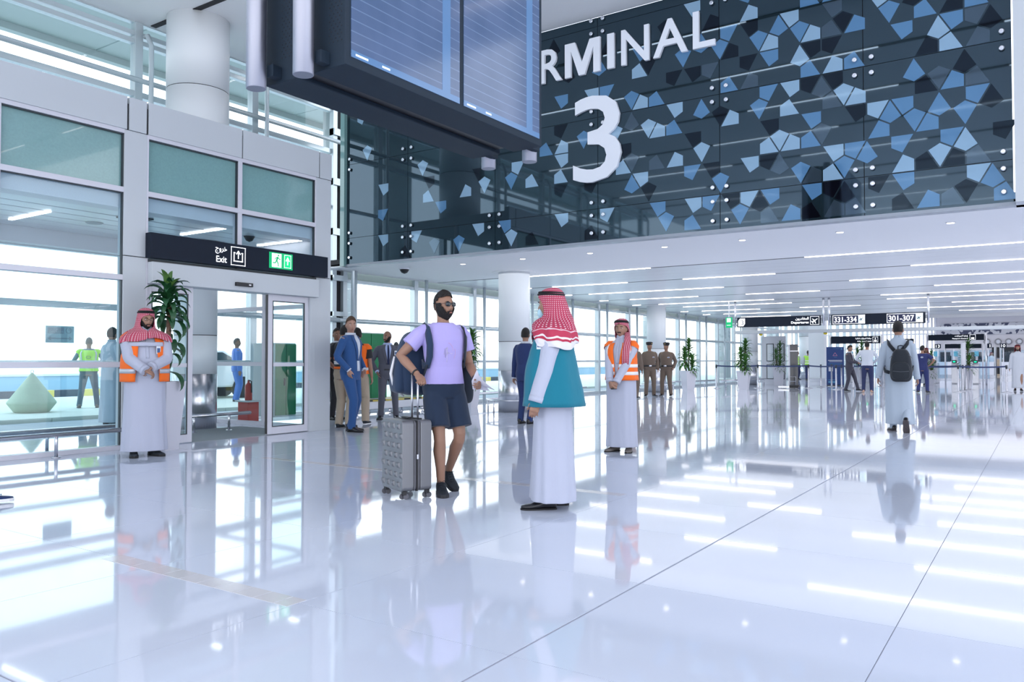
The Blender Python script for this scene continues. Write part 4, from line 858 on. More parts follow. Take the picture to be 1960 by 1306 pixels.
# z, half width, half depth, y offset (front is -y)
TORSO = [(0.80, .150, .100, .0), (0.93, .172, .118, .005), (1.02, .160, .110, .0), (1.12, .148, .102, -.002), (1.24, .166, .114, -.004), (1.36, .180, .114, .0), (1.42, .172, .098, .008), (1.47, .125, .075, .014), (1.51, .070, .060, .012), (1.56, .058, .058, .005)]
THOBE = [(0.07, .235, .185, .0), (0.25, .225, .175, .0), (0.5, .212, .165, 0), (0.80, .205, .155, 0), (0.95, .200, .150, 0), (1.10, .188, .140, -.004), (1.25, .190, .135, -.004), (1.36, .196, .130, .0), (1.42, .186, .110, .008), (1.475, .135, .085, .014), (1.51, .078, .068, .012), (1.545, .066, .066, .008)]
def spow(v_, e): return math.copysign(abs(v_) ** e, v_)
class Person:
    def __init__(s, label, x, y, turn, H=1.77, arms=None, legs=None, head=(0, 0), lean=0.0, belly=0.0, wide=1.0, skin='tan', lod=1, group=None, shift=0.0, z=0.0):
        s.lod = lod; s.vox = {0: .0055, 1: .009, 2: .018}[lod]
        phi = math.atan2(-y, -x) + PI / 2 + R(turn)
        s.t = thing('person', label, 'person', (x, y, z), phi, group); k = H / 1.77; s.t.scale = (k, k, k)
        s.lean = lean; s.belly = belly; s.wide = wide; s.shift = shift
        a = dict(L=(.27, -.02, .86), R=(-.27, -.02, .86), Lp=(.35, .8, 0), Rp=(-.35, .8, 0), Ln=(-1, 0, 0), Rn=(1, 0, 0), curl=.5, Lcurl=None, Rcurl=None, Ld=None, Rd=None); a.update(arms or {}); s.a = a
        l = dict(L=(.10, .02, .085), R=(-.10, .02, .085), Lt=8, Rt=-8, Lpitch=0, Rpitch=0); l.update(legs or {}); s.l = l
        s.skin = SK[skin]
        s.lo = lambda p: V((p[0] * 1.0 + s.shift * max(0, (p[2] - .9)), p[1] + s.lean * max(0, (p[2] - .95)), p[2]))
        s.MH = Matrix.Translation(s.lo(V((0, .005, 1.56)))) @ Matrix.Rotation(R(head[0]), 4, 'Z') @ Matrix.Rotation(R(head[1]), 4, 'X') @ Matrix.Translation((0, 0, -1.56))
        s.sh = {}; s.el = {}; s.wr = {}; s.hp = {}; s.kn = {}; s.an = {}
        for sd, sg in (('L', 1), ('R', -1)):
            sh = s.lo(V((sg * .183 * wide, .012, 1.425))); el, wr = s.ik(sh, V(a[sd]), .30, .265, V(a[sd + 'p']))
            s.sh[sd], s.el[sd], s.wr[sd] = sh, el, wr
            hp = V((sg * .092, 0, .91)); kn, an = s.ik(hp, V(l[sd]), .43, .41, V((sg * .1, -1, 0))); s.hp[sd], s.kn[sd], s.an[sd] = hp, kn, an
    def ik(s, a, t, l1, l2, pole):
        d = t - a; L_ = min(d.length, (l1 + l2) * .999); d.normalize(); t = a + d * L_
        x = (l1 * l1 - l2 * l2 + L_ * L_) / (2 * L_); h = math.sqrt(max(0, l1 * l1 - x * x)); p = pole - d * pole.dot(d)
        p = p.normalized() if p.length > 1e-5 else V((0, 1, 0)); return a + d * x + p * h, t
    def surf(s, th, z, infl, P=TORSO, fold=0.0, nf=9, ph=0.0):
        hx, hy, oy = prof_at(P, z); hx *= s.wide; b = s.belly * math.exp(-((z - 1.12) / .17) ** 2)
        front = max(0, math.cos(th)); hx += infl + b * .35; hy += infl
        f = 1.0
        if fold:
            fz = max(0, min(1, (1.15 - z) / 1.1)); f = 1 + fold * fz * (math.cos(nf * th + ph) * .6 + math.cos((nf + 4) * th + ph * 2 + z * 2) * .4)
        x = spow(math.sin(th), .86) * hx * f; y = -spow(math.cos(th), .86) * hy * f - b * front
        return s.lo(V((x, y + oy, z)))
    def torso(s, m, infl, z0, z1, P=TORSO, n=28, dz=.045, **k):
        q = max(2, int((z1 - z0) / dz)); m.rings([[s.surf(2 * PI * j / n, z0 + (z1 - z0) * i / q, infl, P, **k) for j in range(n)] for i in range(q + 1)], True, True)
    def patch(s, name, mt, infl, z0, z1, a0, a1, P=TORSO, n=20, q=14, solid=.006, parent=None, **k):
        """strip of cloth lying on the torso between the angles a0(z)..a1(z) (0 = front, + = the person's left)"""
        f0 = a0 if callable(a0) else (lambda z: a0); f1 = a1 if callable(a1) else (lambda z: a1); rs = []
        for i in range(q + 1):
            z = z0 + (z1 - z0) * i / q; b, c = R(f0(z)), R(f1(z)); rs.append([s.surf(b + (c - b) * j / n, z, infl, P, **k) for j in range(n + 1)])
        m = MB(); m.rings(rs, False, True, False); return m.build(name, mt, parent or s.t, solid=solid)
    def remesh(s, m, name, mt, vox=None, sm=3, parent=None):
        o = m.build(name, mt, parent or s.t); r = o.modifiers.new('r', 'REMESH'); r.mode = 'VOXEL'; r.voxel_size = (vox or s.vox); r.use_smooth_shade = True
        if sm: q = o.modifiers.new('s', 'SMOOTH'); q.factor = .5; q.iterations = sm
        me = bake(o); o.modifiers.clear(); old = o.data; o.data = me; bpy.data.meshes.remove(old); me.name = name
        if not me.materials: me.materials.append(mt)
        me.polygons.foreach_set('use_smooth', [True] * len(me.polygons)); return o
    # --- head
    def hp_(s, u, v_, off=0.0):
        a = PI * v_ - PI / 2; th = 2 * PI * u  # th 0 = front
        dx, dy, dz = math.cos(a) * math.sin(th), -math.cos(a) * math.cos(th), math.sin(a)
        x, y, z = dx * .0765, dy * .098, dz * .120
        if dz < 0:
            x *= 1 - .24 * (-dz) ** 1.3
            if dy > 0: y *= 1 - .28 * (-dz)
            else: y -= .008 * (-dz)
        g = lambda a_, b_, c_: math.exp(-((a_ - b_) / c_) ** 2)
        if dy < 0:
            y += .013 * (g(abs(dx), .36, .17) * g(dz, .03, .12))               # eye sockets
            y -= .006 * g(dz, .22, .09) * g(abs(dx), .3, .3)                    # brow
            nz = g(dx, 0, .115)
            if -.36 < dz < .16: y -= nz * .030 * max(0, ((.16 - dz) / .46)) ** .9 * (1 if dz > -.27 else max(0, (dz + .36) / .09))
            y -= .008 * g(dz, -.50, .06) * g(dx, 0, .24); y += .004 * g(dz, -.56, .025) * g(dx, 0, .22); y -= .007 * g(dz, -.63, .05) * g(dx, 0, .2)
            y -= .010 * g(dz, -.90, .10) * g(dx, 0, .25); y += .006 * g(dz, -.74, .05) * g(dx, 0, .25)
            y -= .004 * g(dz, -.18, .12) * g(abs(dx), .55, .16)
        k = 1 + off / .09; return s.MH @ V((x * k, y * k - .004, z * k + 1.655))
    def head_patch(s, name, mt, mask, off, nu=56, nv=36, parent=None, rough=0.0):
        vs = []; idx = {}; fs = []
        if s.lod == 0: nu, nv = 112, 72
        elif s.lod == 2: nu, nv = 32, 22
        for i in range(nv + 1):
            for j in range(nu):
                u, v_ = j / nu, i / nv; a = PI * v_ - PI / 2; th = 2 * PI * u
                of = off(math.cos(a) * math.sin(th), -math.cos(a) * math.cos(th), math.sin(a)) if callable(off) else off; vs.append(s.hp_(u, v_, of + rough * (random.random() - .5)))
        for i in range(nv):
            for j in range(nu):
                u = (j + .5) / nu; v_ = (i + .5) / nv; a = PI * v_ - PI / 2; th = 2 * PI * u
                if mask(math.cos(a) * math.sin(th), -math.cos(a) * math.cos(th), math.sin(a)):
                    k = (j + 1) % nu; fs.append((i * nu + j, i * nu + k, (i + 1) * nu + k, (i + 1) * nu + j))
        used = sorted({q for f in fs for q in f}); mp = {q: i for i, q in enumerate(used)}
        m = MB(); m.add([vs[q] for q in used], [tuple(mp[q] for q in f) for f in fs], True); o = m.build(name, mt, parent or s.t)
        sd = o.modifiers.new('solid', 'SOLIDIFY'); sd.thickness = .004 if callable(off) else max(.004, off * .9); sd.offset = -1; return o
    def hair(s, mt, style='short', thick=.012):
        if style == 'bald': return s.head_patch('hair', mt, lambda x, y, z: (y > .15 and -.15 < z < .75), .003)
        def mask(x, y, z):
            front = -y
            hl = .62 if style != 'fringe' else .5
            if y < -.1: return z > hl - .25 * max(0, abs(x) - .3)
            if y < .14: return z > .30
            if y < .42: return z > (.10 if abs(x) > .6 else -.1)
            return z > -.36
        o = s.head_patch('hair', mt, mask, lambda x, y, z: .0045 + (thick - .0045 + .004 * (y < 0)) * max(0, min(1, (z - .25 + .25 * max(0, y)) / .5)) ** .8 * (1 if y > -.5 else .75), rough=.0025); return o
    def beard(s, mt, full=True, th=.006):
        def mask(x, y, z):
            if y > .03: return False
            mouth = abs(x) < .2 and -.62 < z < -.47 and y < 0
            mous = abs(x) < .26 and -.47 < z < -.38 and y < 0
            jaw = (z < -.62 or (abs(x) > .36 and z < -.52 + .55 * max(0, abs(x) - .45) / .5) or (abs(x) > .86 and z < .12)) and z > -.985
            chin = z < -.66 and y < .1
            if not full: return mous
            return (jaw or chin or mous or (abs(x) >= .2 and abs(x) < .40 and -.64 < z < -.44 and y < 0)) and not mouth
        return s.head_patch('beard' if full else 'moustache', mt, mask, th, rough=.003)
    def face(s):
        for sg in (-1, 1):
            c = s.MH @ V((sg * .031, -.0865, 1.661)); m = MB(); m.ell(c, .0118, .008, .0058, 12, 8, s.MH.to_3x3().to_4x4()); e = m.build('eye', eye_white, s.t)
            m = MB(); m.ell(s.MH @ V((sg * .031, -.0945, 1.661)), .0056, .0035, .0052, 10, 6, s.MH.to_3x3().to_4x4()); m.build('iris', iris_dark, e)
            m = MB(); pts = [s.MH @ V((sg * x_, y_, z_)) for x_, y_, z_ in ((.014, -.1035, 1.679), (.028, -.103, 1.686), (.042, -.096, 1.684), (.052, -.086, 1.677))]; m.tube(pts, [.002, .0035, .003, .0015], 6); m.build('eyebrow', hair_black, s.t)
        m = MB(); 
        for dz_, w_, r_ in ((1.5945, .023, .0042), (1.585, .019, .005)):
            m.tube([s.MH @ V((x_ * w_, -.1075 + abs(x_) ** 2 * .007, dz_ + (.001 if abs(x_) < .5 else -.001))) for x_ in (-1, -.5, 0, .5, 1)], [.001, r_, r_, r_, .001], 8)
        m.build('lips', lip_col, s.t)
    def hand(s, m, sd):
        W = s.wr[sd]; d = (s.wr[sd] - s.el[sd]).normalized()
        if s.a[sd + 'd']: d = V(s.a[sd + 'd']).normalized()
        n = V(s.a[sd + 'n']); n = (n - d * n.dot(d)).normalized(); side = (d.cross(n) if sd == 'R' else n.cross(d)).normalized()   # side: towards the thumb
        curl = s.a[sd + 'curl']; curl = s.a['curl'] if curl is None else curl
        def ring(c, dd, w_, t_):
            nn = (n - dd * n.dot(dd)).normalized(); ss = side; return [c + ss * (w_ * spow(math.cos(2 * PI * j / 12), .8)) + nn * (t_ * spow(math.sin(2 * PI * j / 12), .8)) for j in range(12)]
        m.rings([ring(W + d * q, d, a_, b_) for q, a_, b_ in ((-.02, .026, .020), (.01, .028, .018), (.04, .038, .017), (.075, .041, .0145), (.092, .039, .011))], True)
        for i, (o_, L_, r_) in enumerate(((.030, .072, .0083), (.0105, .080, .0086), (-.0095, .074, .0083), (-.029, .058, .0074))):
            p = W + d * .080 + side * o_; ang = 0.10 + .12 * i * .3; pts = [p]; rad = [r_ * 1.1]
            dirn = d
            for q, (fr, cc) in enumerate(((.45, .55), (.30, .85), (.25, .7))):
                ang += cc * curl * (1 + .08 * i); dirn = d * math.cos(ang) + n * math.sin(ang); dirn = (dirn + side * o_ * 1.2).normalized(); pts.append(pts[-1] + dirn * L_ * fr * 1.12); rad.append(r_ * (1.0 - .09 * (q + 1)))
            m.tube(pts, rad, 8)
        p = W + d * .022 + side * .028; t1 = (d * .75 + side * .62 + n * .35).normalized(); t2 = (d * .85 + side * .2 + n * (.2 + .5 * curl)).normalized()
        m.tube([p - t1 * .01, p + t1 * .034, p + t1 * .034 + t2 * .032, p + t1 * .034 + t2 * .054], [.015, .0115, .0098, .0075], 8)
        s.hc = getattr(s, 'hc', {}); s.hc[sd] = W + d * .09 + n * .02
    def body(s):
        m = MB(); s.torso(m, -.002, .82, 1.50)
        m.tube([s.lo(V((0, .012, 1.44))), s.lo(V((0, .008, 1.52))), s.MH @ V((0, .006, 1.585))], [.060, .054, .053], 16)
        nu, nv = (48, 34) if s.lod == 0 else ((32, 22) if s.lod == 1 else (18, 12))
        m.rings([[s.hp_(j / nu, i / nv) for j in range(nu)] for i in range(1, nv)], True)
        for sg in (-1, 1):
            m.ell(s.MH @ V((sg * .078, .008, 1.645)), .009, .017, .030, 12, 8, s.MH.to_3x3().to_4x4() @ Matrix.Rotation(sg * .35, 4, 'Z'))
        for sd, sg in (('L', 1), ('R', -1)):
            sh, el, wr = s.sh[sd], s.el[sd], s.wr[sd]; b1 = (el - sh); b2 = wr - el
            m.tube([sh + V((-sg * .03, 0, .01)), sh, sh + b1 * .35, sh + b1 * .75, el, el + b2 * .25, el + b2 * .6, wr], [.045, .055, .050, .043, .040, .042, .036, .026], 14)
            s.hand(m, sd)
            hp, kn, an = s.hp[sd], s.kn[sd], s.an[sd]; c1, c2 = kn - hp, an - kn; back = V((0, 1, 0))
            m.tube([hp + V((0, 0, .02)), hp + c1 * .25, hp + c1 * .6, kn - c1 * .06, kn + c2 * .08, kn + c2 * .3 + back * .012, kn + c2 * .65, an], [.085, .088, .068, .053, .051, .056, .042, .034], 16)
        s.footbody(m)
        s.remesh(m, 'body', s.skin)
        if s.lod < 2: s.face()
    def footframe(s, sd):
        an = s.an[sd]; ya = R(s.l[sd + 't']); pt = R(s.l[sd + 'pitch']); M = Matrix.Translation(an) @ Matrix.Rotation(ya, 4, 'Z') @ Matrix.Rotation(pt, 4, 'X'); return M
    def footbody(s, m):
        for sd in 'LR':
            M = s.footframe(sd); m.tube([M @ V(p) for p in ((0, .035, -.045), (0, 0, -.045), (0, -.08, -.062), (0, -.15, -.068))], [.028, .030, .018, .012], 10)
    def shoes(s, mt, sole=None, sneaker=False, col=None):
        for sd in 'LR':
            M = s.footframe(sd); m = MB(); rs = []; top = .012 if not sneaker else .03
            #  y, halfwidth, bottom, top
            for y, w_, zb, zt in ((.072, .020, -.075, -.01), (.060, .034, -.083, top), (.02, .041, -.083, top + .006), (-.03, .041, -.080, top - .004), (-.075, .046, -.080, -.022), (-.13, .050, -.082, -.040), (-.175, .044, -.080, -.046), (-.205, .026, -.076, -.052), (-.214, .012, -.072, -.056)):
                c = (zb + zt) / 2; h = (zt - zb) / 2; rs.append([M @ V((w_ * spow(math.cos(2 * PI * j / 14), .7), y, c + h * spow(math.sin(2 * PI * j / 14), .75 if zt < 0 else .9))) for j in range(14)])
            m.rings(rs, True); o = m.build('shoe', mt, s.t)
            if s.lod < 2:
                m = MB(); out = [(w_, y) for y, w_ in ((.075, .022), (.06, .036), (.02, .042), (-.03, .041), (-.08, .047), (-.13, .052), (-.18, .046), (-.208, .028), (-.218, .01))]; pl_ = out + [(-a, b) for a, b in reversed(out)]
                m.prism(pl_, lambda a, b, d: M @ V((a, b, d)), -.088, -.088 + (.026 if sneaker else .012)); m.build('sole', sole or black_rubber, o)
                if sneaker:
                    m = MB()
                    for i in range(5): yy_ = -.045 - i * .02; zz = .018 - i * .0125; m.tube([M @ V((-.022, yy_, zz)), M @ V((0, yy_ - .004, zz + .007)), M @ V((.022, yy_, zz))], .0028, 5)
                    for sg in (-1, 1): m.tube([M @ V((0, -.05, .022)), M @ V((sg * .02, -.06, .04)), M @ V((sg * .035, -.05, .02)), M @ V((sg * .012, -.045, .02))], .002, 5)
                    m.build('laces', col or mt, o)
    # --- clothes
    def sleeve(s, m, sd, r0=.066, r1=.048, upto=1.0, cuff=.0):
        sg = 1 if sd == 'L' else -1; sh, el, wr = s.sh[sd], s.el[sd], s.wr[sd]; b1, b2 = el - sh, wr - el
        if upto >= 1: m.tube([sh + V((-sg * .06, .0, .012)), sh + V((-sg * .02, 0, .004)), sh + b1 * .15, sh + b1 * .5, el - b1 * .05, el + b2 * .05, el + b2 * .5, wr - b2 * .03 + V((0, 0, 0)), wr + b2 * .02], [.052, .062, r0, r0 * .93, r0 * .84, r0 * .84, r1 * 1.05, r1, r1 * .95], 18)
        else: m.tube([sh + V((-sg * .06, .0, .012)), sh + V((-sg * .02, 0, .004)), sh + b1 * .15, sh + b1 * .4, sh + b1 * upto], [.052, .063, r0, r0 * 1.05, r0 * 1.10], 18)
    def thobe(s, mt, fold=.05, ph=0.0, z0=.07, flare=1.0, r0=.070, r1=.050, lag=(0, 0), nf=9):
        m = MB(); n = 72 if s.lod < 2 else 36; q = 34; rs = []
        for i in range(q + 1):
            z = z0 + (1.535 - z0) * i / q; fz = max(0, (0.9 - z) / .85)
            rs.append([V((p.x * (1 + (flare - 1) * fz) + lag[0] * fz * fz, p.y * (1 + (flare - 1) * fz) + lag[1] * fz * fz, p.z)) for p in [s.surf(2 * PI * j / n, z, 0.0, THOBE, fold=fold, nf=nf, ph=ph) for j in range(n)]])
        m.rings(rs, True)
        for sd in 'LR': s.sleeve(m, sd, r0, r1)
        o = s.remesh(m, 'thobe', mt, vox=max(s.vox, .007) if s.lod else .0065, sm=2)
        if s.lod < 2:
            s.patch('collar', mt, -.004, 1.525, 1.565, -175, 185, P=THOBE, n=24, q=3, solid=.008); s.patch('placket', mt, .004, 1.18, 1.52, -3, 3, P=THOBE, n=3, q=10, solid=.003)
        for sd in 'LR':
            b2 = (s.wr[sd] - s.el[sd]).normalized(); m = MB(); m.tube([s.wr[sd] - b2 * .03, s.wr[sd] + b2 * .015], [(r1 * 1.04), (r1 * 1.02)], 18); m.build('cuff', mt, s.t)
        return o
    def tshirt(s, mt, z0=.87, upto=.62, infl=.014, r0=.073):
        m = MB(); s.torso(m, infl, z0, 1.485, n=48, fold=.02, nf=6)
        for sd in 'LR': s.sleeve(m, sd, r0, upto=upto)
        o = s.remesh(m, 'shirt', mt, vox=.007 if s.lod == 0 else None, sm=3)
        s.patch('collar', mt, .006, 1.478, 1.498, -175, 185, n=24, q=2, solid=.01) if s.lod < 2 else None
        return o
    def longshirt(s, mt, z0=.90, infl=.016, r0=.060, r1=.042, name='shirt'):
        m = MB(); s.torso(m, infl, z0, 1.50, n=40)
        for sd in 'LR': s.sleeve(m, sd, r0, r1)
        return s.remesh(m, name, mt, sm=2)
    def jacket(s, mt, shirt, tie=None, z0=.80, infl=.024, r0=.066, r1=.047, open_=18, flare=0.0):
        m = MB(); n = 40; q = 16
        m.rings([[s.surf(2 * PI * j / n, z0 + (1.50 - z0) * i / q, infl + flare * max(0, (1 - (z0 + (1.5 - z0) * i / q))), TORSO) for j in range(n)] for i in range(q + 1)], True)
        for sd in 'LR': s.sleeve(m, sd, r0, r1)
        o = s.remesh(m, 'jacket', mt, sm=2)
        zb = 1.10; w0 = lambda z: open_ * max(0.02, (z - zb) / .4)
        low = 8
        s.patch('shirt_front', shirt, infl + .004, zb - (.16 if not tie else 0), 1.505, lambda z: -max(w0(z), low * (z < zb + .1)), lambda z: max(w0(z), low * (z < zb + .1)), n=10, q=14, solid=.004)
        for sg in (-1, 1): s.patch('lapel', mt, infl + .010, zb, 1.49, lambda z: sg * w0(z), lambda z: sg * (w0(z) + 9 + 12 * max(0, (z - zb) / .4)), n=6, q=10, solid=.005)
        if tie: s.patch('tie', tie, infl + .012, 1.10, 1.49, lambda z: -3.2 - 3 * (1.49 - z), lambda z: 3.2 + 3 * (1.49 - z), n=3, q=12, solid=.005)
        s.patch('shirt_collar', shirt, infl * .5, 1.50, 1.535, -170, 190, n=24, q=2, solid=.008)
        if s.lod < 2:
            for sd in 'LR':
                b2 = (s.wr[sd] - s.el[sd]).normalized(); MB().tube([s.wr[sd] - b2 * .02, s.wr[sd] + b2 * .022], [r1 * .92, r1 * .9], 14).build('shirt_cuff', shirt, s.t)
        return o
    def trousers(s, mt, w_=1.0, ztop=1.02, knee=False, infl=.012):
        m = MB(); s.torso(m, infl + .004, .84, ztop, n=32)
        for sd, sg in (('L', 1), ('R', -1)):
            hp, kn, an = s.hp[sd], s.kn[sd], s.an[sd]; c1, c2 = kn - hp, an - kn
            if knee: m.tube([hp + V((0, 0, .03)), hp + c1 * .2, hp + c1 * .6 + V((sg * .006, 0, 0)), hp + c1 * .80 + V((sg * .010, 0, 0))], [.090, .108, .108, .112], 24)
            else: m.tube([hp + V((0, 0, .03)), hp + c1 * .2, hp + c1 * .6, kn, kn + c2 * .3, kn + c2 * .7, an + c2 * .06 - V((0, .0, 0)), an + c2 * .10], [.090, .100 * w_, .084 * w_, .070 * w_, .067 * w_, .060 * w_, .060 * w_, .060 * w_], 20)
        if knee: m.ell((0, .005, .83), .13, .112, .11, 18, 10)
        return s.remesh(m, 'shorts' if knee else 'trousers', mt, sm=3, vox=.008 if s.lod == 0 else None)
    def vest(s, mt, stripe=None, z0=.93, z1=1.47, infl=.012, P=THOBE, op=8, opt=30, bands=((1.0, 1.05), (1.14, 1.19)), flare=0.0, close=None, shoulder=True, ph=0.0):
        def fo(z): return (op + (opt - op) * max(0, (z - z0) / (z1 - z0)) ** 1.2)
        inf = infl
        def sf(z): return inf
        n, q = 44, 16; rs = []
        for i in range(q + 1):
            z = z0 + (z1 - z0) * i / q; a = R(fo(z)); fl = infl + flare * (1 - (z - z0) / (z1 - z0)); rs.append([s.surf(a + (2 * PI - 2 * a) * j / n, z, fl + (.006 * math.sin(7 * (a + (2 * PI - 2 * a) * j / n) + ph) if z < 1.25 else 0), P) for j in range(n + 1)])
        m = MB(); m.rings(rs, False, True, False); o = m.build('vest', mt, s.t, solid=.008)
        if shoulder:
            for sd, sg in (('L', 1), ('R', -1)):
                sh = s.sh[sd]; b1 = s.el[sd] - sh; m = MB(); m.tube([sh + V((-sg * .10, .0, .028)), sh + V((-sg * .06, .0, .014)), sh + V((-sg * .02, 0, .006)), sh + b1 * .06, sh + b1 * .14], [.042, .058, .070, .0775, .080], 18, cap=False); m.build('vest_shoulder', mt, o)
        if stripe:
            for b0, b1 in bands:
                rs = []
                for z in (b0, (b0 + b1) / 2, b1):
                    a = R(fo(z)) + .01; fl = infl + .006 + flare * (1 - (z - z0) / (z1 - z0)); rs.append([s.surf(a + (2 * PI - 2 * a) * j / n, z, fl + (.006 * math.sin(7 * (a + (2 * PI - 2 * a) * j / n) + ph) if z < 1.25 else 0), P) for j in range(n + 1)])
                m = MB(); m.rings(rs, False, True, False); m.build('reflective_band', stripe, o, solid=.003)
        return o
    def shemagh(s, style='back', mt=None):
        """head cloth: levels from the crown down to the shoulders, with an opening for the face"""
        mt = mt or shemagh_red; n = 56
        #      z, rx, ry, cy, opening(deg, 0 = closed)
        if style == 'wrap':
            Lv = [(1.792, .012, .012, .01, 0), (1.786, .050, .055, .01, 0), (1.765, .078, .090, .008, 0), (1.735, .090, .106, .006, 0), (1.712, .094, .111, .005, 0), (1.70, .095, .112, .005, 46), (1.66, .100, .112, .012, 50), (1.61, .106, .108, .02, 50), (1.56, .114, .108, .022, 40), (1.535, .135, .118, .015, 14), (1.515, .170, .130, .01, 2), (1.495, .215, .142, .006, 0), (1.465, .250, .150, .002, 0), (1.42, .268, .156, -.002, 0), (1.385, .272, .160, -.004, 0)]
        elif style == 'side':
            Lv = [(1.792, .012, .012, .01, 0), (1.786, .050, .055, .01, 0), (1.765, .078, .090, .008, 0), (1.735, .090, .106, .006, 0), (1.712, .094, .111, .005, 0), (1.70, .096, .112, .008, 58), (1.66, .100, .112, .016, 78), (1.61, .100, .112, .026, 85), (1.56, .100, .112, .034, 90), (1.51, .108, .115, .044, 95), (1.46, .14, .118, .052, 105), (1.38, .17, .125, .045, 120), (1.28, .15, .125, .04, 135), (1.18, .12, .12, .04, 150)]
        else:
            Lv = [(1.792, .012, .012, .01, 0), (1.786, .050, .055, .01, 0), (1.765, .078, .090, .008, 0), (1.735, .090, .106, .006, 0), (1.712, .094, .111, .005, 0), (1.70, .096, .113, .006, 52), (1.66, .101, .115, .016, 60), (1.61, .108, .118, .026, 62), (1.56, .120, .126, .032, 56), (1.535, .145, .136, .034, 36), (1.515, .185, .148, .03, 16), (1.495, .228, .160, .024, 6), (1.46, .262, .172, .018, 8), (1.42, .280, .182, .014, 16), (1.38, .288, .190, .012, 28), (1.345, .290, .194, .012, 38), (1.31, .290, .195, .012, 52)]
        rs = []
        for i, (z, rx, ry, cy, op) in enumerate(Lv):
            f = max(0, min(1, (1.62 - z) / .2)); M = s.MH
            r_ = []
            for j in range(n + 1):
                a = R(op) + (2 * PI - 2 * R(op)) * j / n; wv = 1 + f * .05 * math.sin(9 * a + z * 14) + f * .03 * math.sin(15 * a)
                p = V((math.sin(a) * rx * wv, -math.cos(a) * ry * wv + cy, z + f * .028 * math.sin(2 * a + 1) + f * .012 * math.sin(5 * a)))
                pw = M @ p; pl_ = s.lo(V((p.x * (1 + (s.wide - 1) * .6), p.y - (s.belly * .25 if p.y < 0 else 0), p.z))); k = max(0, min(1, (z - 1.46) / .12)); r_.append(pl_.lerp(pw, k))
            rs.append(r_)
        m = MB(); m.rings(rs, False, True, False); o = m.build('headscarf', mt, s.t, solid=.006)
        sub = o.modifiers.new('sub', 'SUBSURF'); sub.levels = 1; sub.render_levels = 1
        m = MB()
        for dz_, r_ in ((0, .0085), (.016, .0085)):
            m.tube([s.MH @ V(((.0925 - dz_ * .5) * math.sin(2 * PI * j / 32), -(.109 - dz_ * .5) * math.cos(2 * PI * j / 32) + .006, 1.735 + dz_ + .012 * math.cos(2 * PI * j / 32) + .0)) for j in range(33)], r_, 8, cap=False)
        m.build('head_cord', agal_black, s.t)
        return o
    def strap(s, name, mt, pts, width=.05, infl=.02, P=TORSO, solid=.008, parent=None):
        P3 = []; m = MB(); rs = []
        for th, z in pts: P3.append((s.surf(R(th), z, infl, P), s.surf(R(th), z, infl + .05, P)))
        for i, (p, q) in enumerate(P3):
            t_ = (P3[min(i + 1, len(P3) - 1)][0] - P3[max(i - 1, 0)][0]).normalized(); nrm = (q - p).normalized(); w_ = t_.cross(nrm).normalized() * width / 2; rs.append([p - w_, p, p + w_])
        m.rings(rs, False, True, False); return m.build(name, mt, parent or s.t, solid=solid)
    def badge(s, th, z, infl, P=TORSO, mt=None, w_=.045, h=.065):
        p = s.surf(R(th), z, infl, P); q = s.surf(R(th), z, infl + .05, P); nrm = (q - p).normalized(); up = V((0, 0, 1)); up = (up - nrm * up.dot(nrm)).normalized(); rt = up.cross(nrm)
        def bx(m, w2, h2, d0, d1, dz_=0):
            m.prism([(-w2, -h2), (w2, -h2), (w2, h2), (-w2, h2)], lambda a, b, d: p + rt * a + up * (b + dz_) + nrm * d, d0, d1)
        m = MB(); bx(m, w_ / 2, h / 2, 0, .005); o = m.build('badge', mt or badge_white, s.t); m = MB(); bx(m, w_ * .36, h * .3, .005, .007, -.004); m.build('badge_print', badge_blue, o)

SK = dict(tan=mat('skin_tan', (0.34, 0.185, 0.125), .5, sss=.0, bump=.04, bscale=90), fair=mat('skin_fair', (0.40, 0.225, 0.165), .5), brown=mat('skin_brown', (0.25, 0.13, 0.085), .5), dark=mat('skin_dark', (0.16, 0.09, 0.06), .5))
eye_white = mat('eye_white', (.7, .7, .7), .2); iris_dark = mat('iris_dark', (.03, .015, .01), .1); lip_col = mat('lips', (0.36, 0.15, 0.12), .45)
hair_black = mat('hair_black', (0.012, 0.010, 0.010), .65, bump=.8, bscale=160); hair_brown = mat('hair_brown', (0.10, 0.055, 0.03), .6, bump=.8, bscale=140); hair_grey = mat('hair_grey', (0.06, 0.055, 0.055), .7, bump=.6, bscale=150)
thobe_w = cloth('thobe_white', (0.46, 0.485, 0.60), bump=.5, bscale=7); thobe_w2 = cloth('thobe_blueish', (0.42, 0.49, 0.58), bump=.5, bscale=7)
hi_orange = cloth('vest_orange', (0.95, 0.16, 0.01), bump=.2); hi_band = mat('band_silver', (0.55, 0.55, 0.60), .3, .3); band_white = mat('band_white', (.85, .84, .86), .4); hi_yellow = cloth('vest_yellow', (0.45, 0.85, 0.10), bump=.2)
teal_c = cloth('vest_teal', (0.0, 0.17, 0.25), bump=.3); lilac = cloth('shirt_lilac', (0.46, 0.40, 0.78), bump=.5, bscale=8, stretch=(1, 1, .6)); navy_c = cloth('navy_cloth', (0.008, 0.022, 0.055), bump=.4)
suit_blue = cloth('suit_blue', (0.015, 0.07, 0.22)); suit_grey = cloth('suit_grey', (0.085, 0.09, 0.12)); suit_black = cloth('suit_black', (0.015, 0.015, 0.02)); suit_navy = cloth('suit_navy', (0.012, 0.03, 0.12))
shirt_blue = cloth('shirt_blue', (0.42, 0.52, 0.80)); shirt_white = cloth('shirt_white', (0.60, 0.64, 0.72)); khaki = cloth('khaki', (0.42, 0.34, 0.26)); brown_u = cloth('uniform_brown', (0.13, 0.095, 0.075)); tie_navy = cloth('tie_navy', (0.01, 0.02, 0.07), bump=.1)
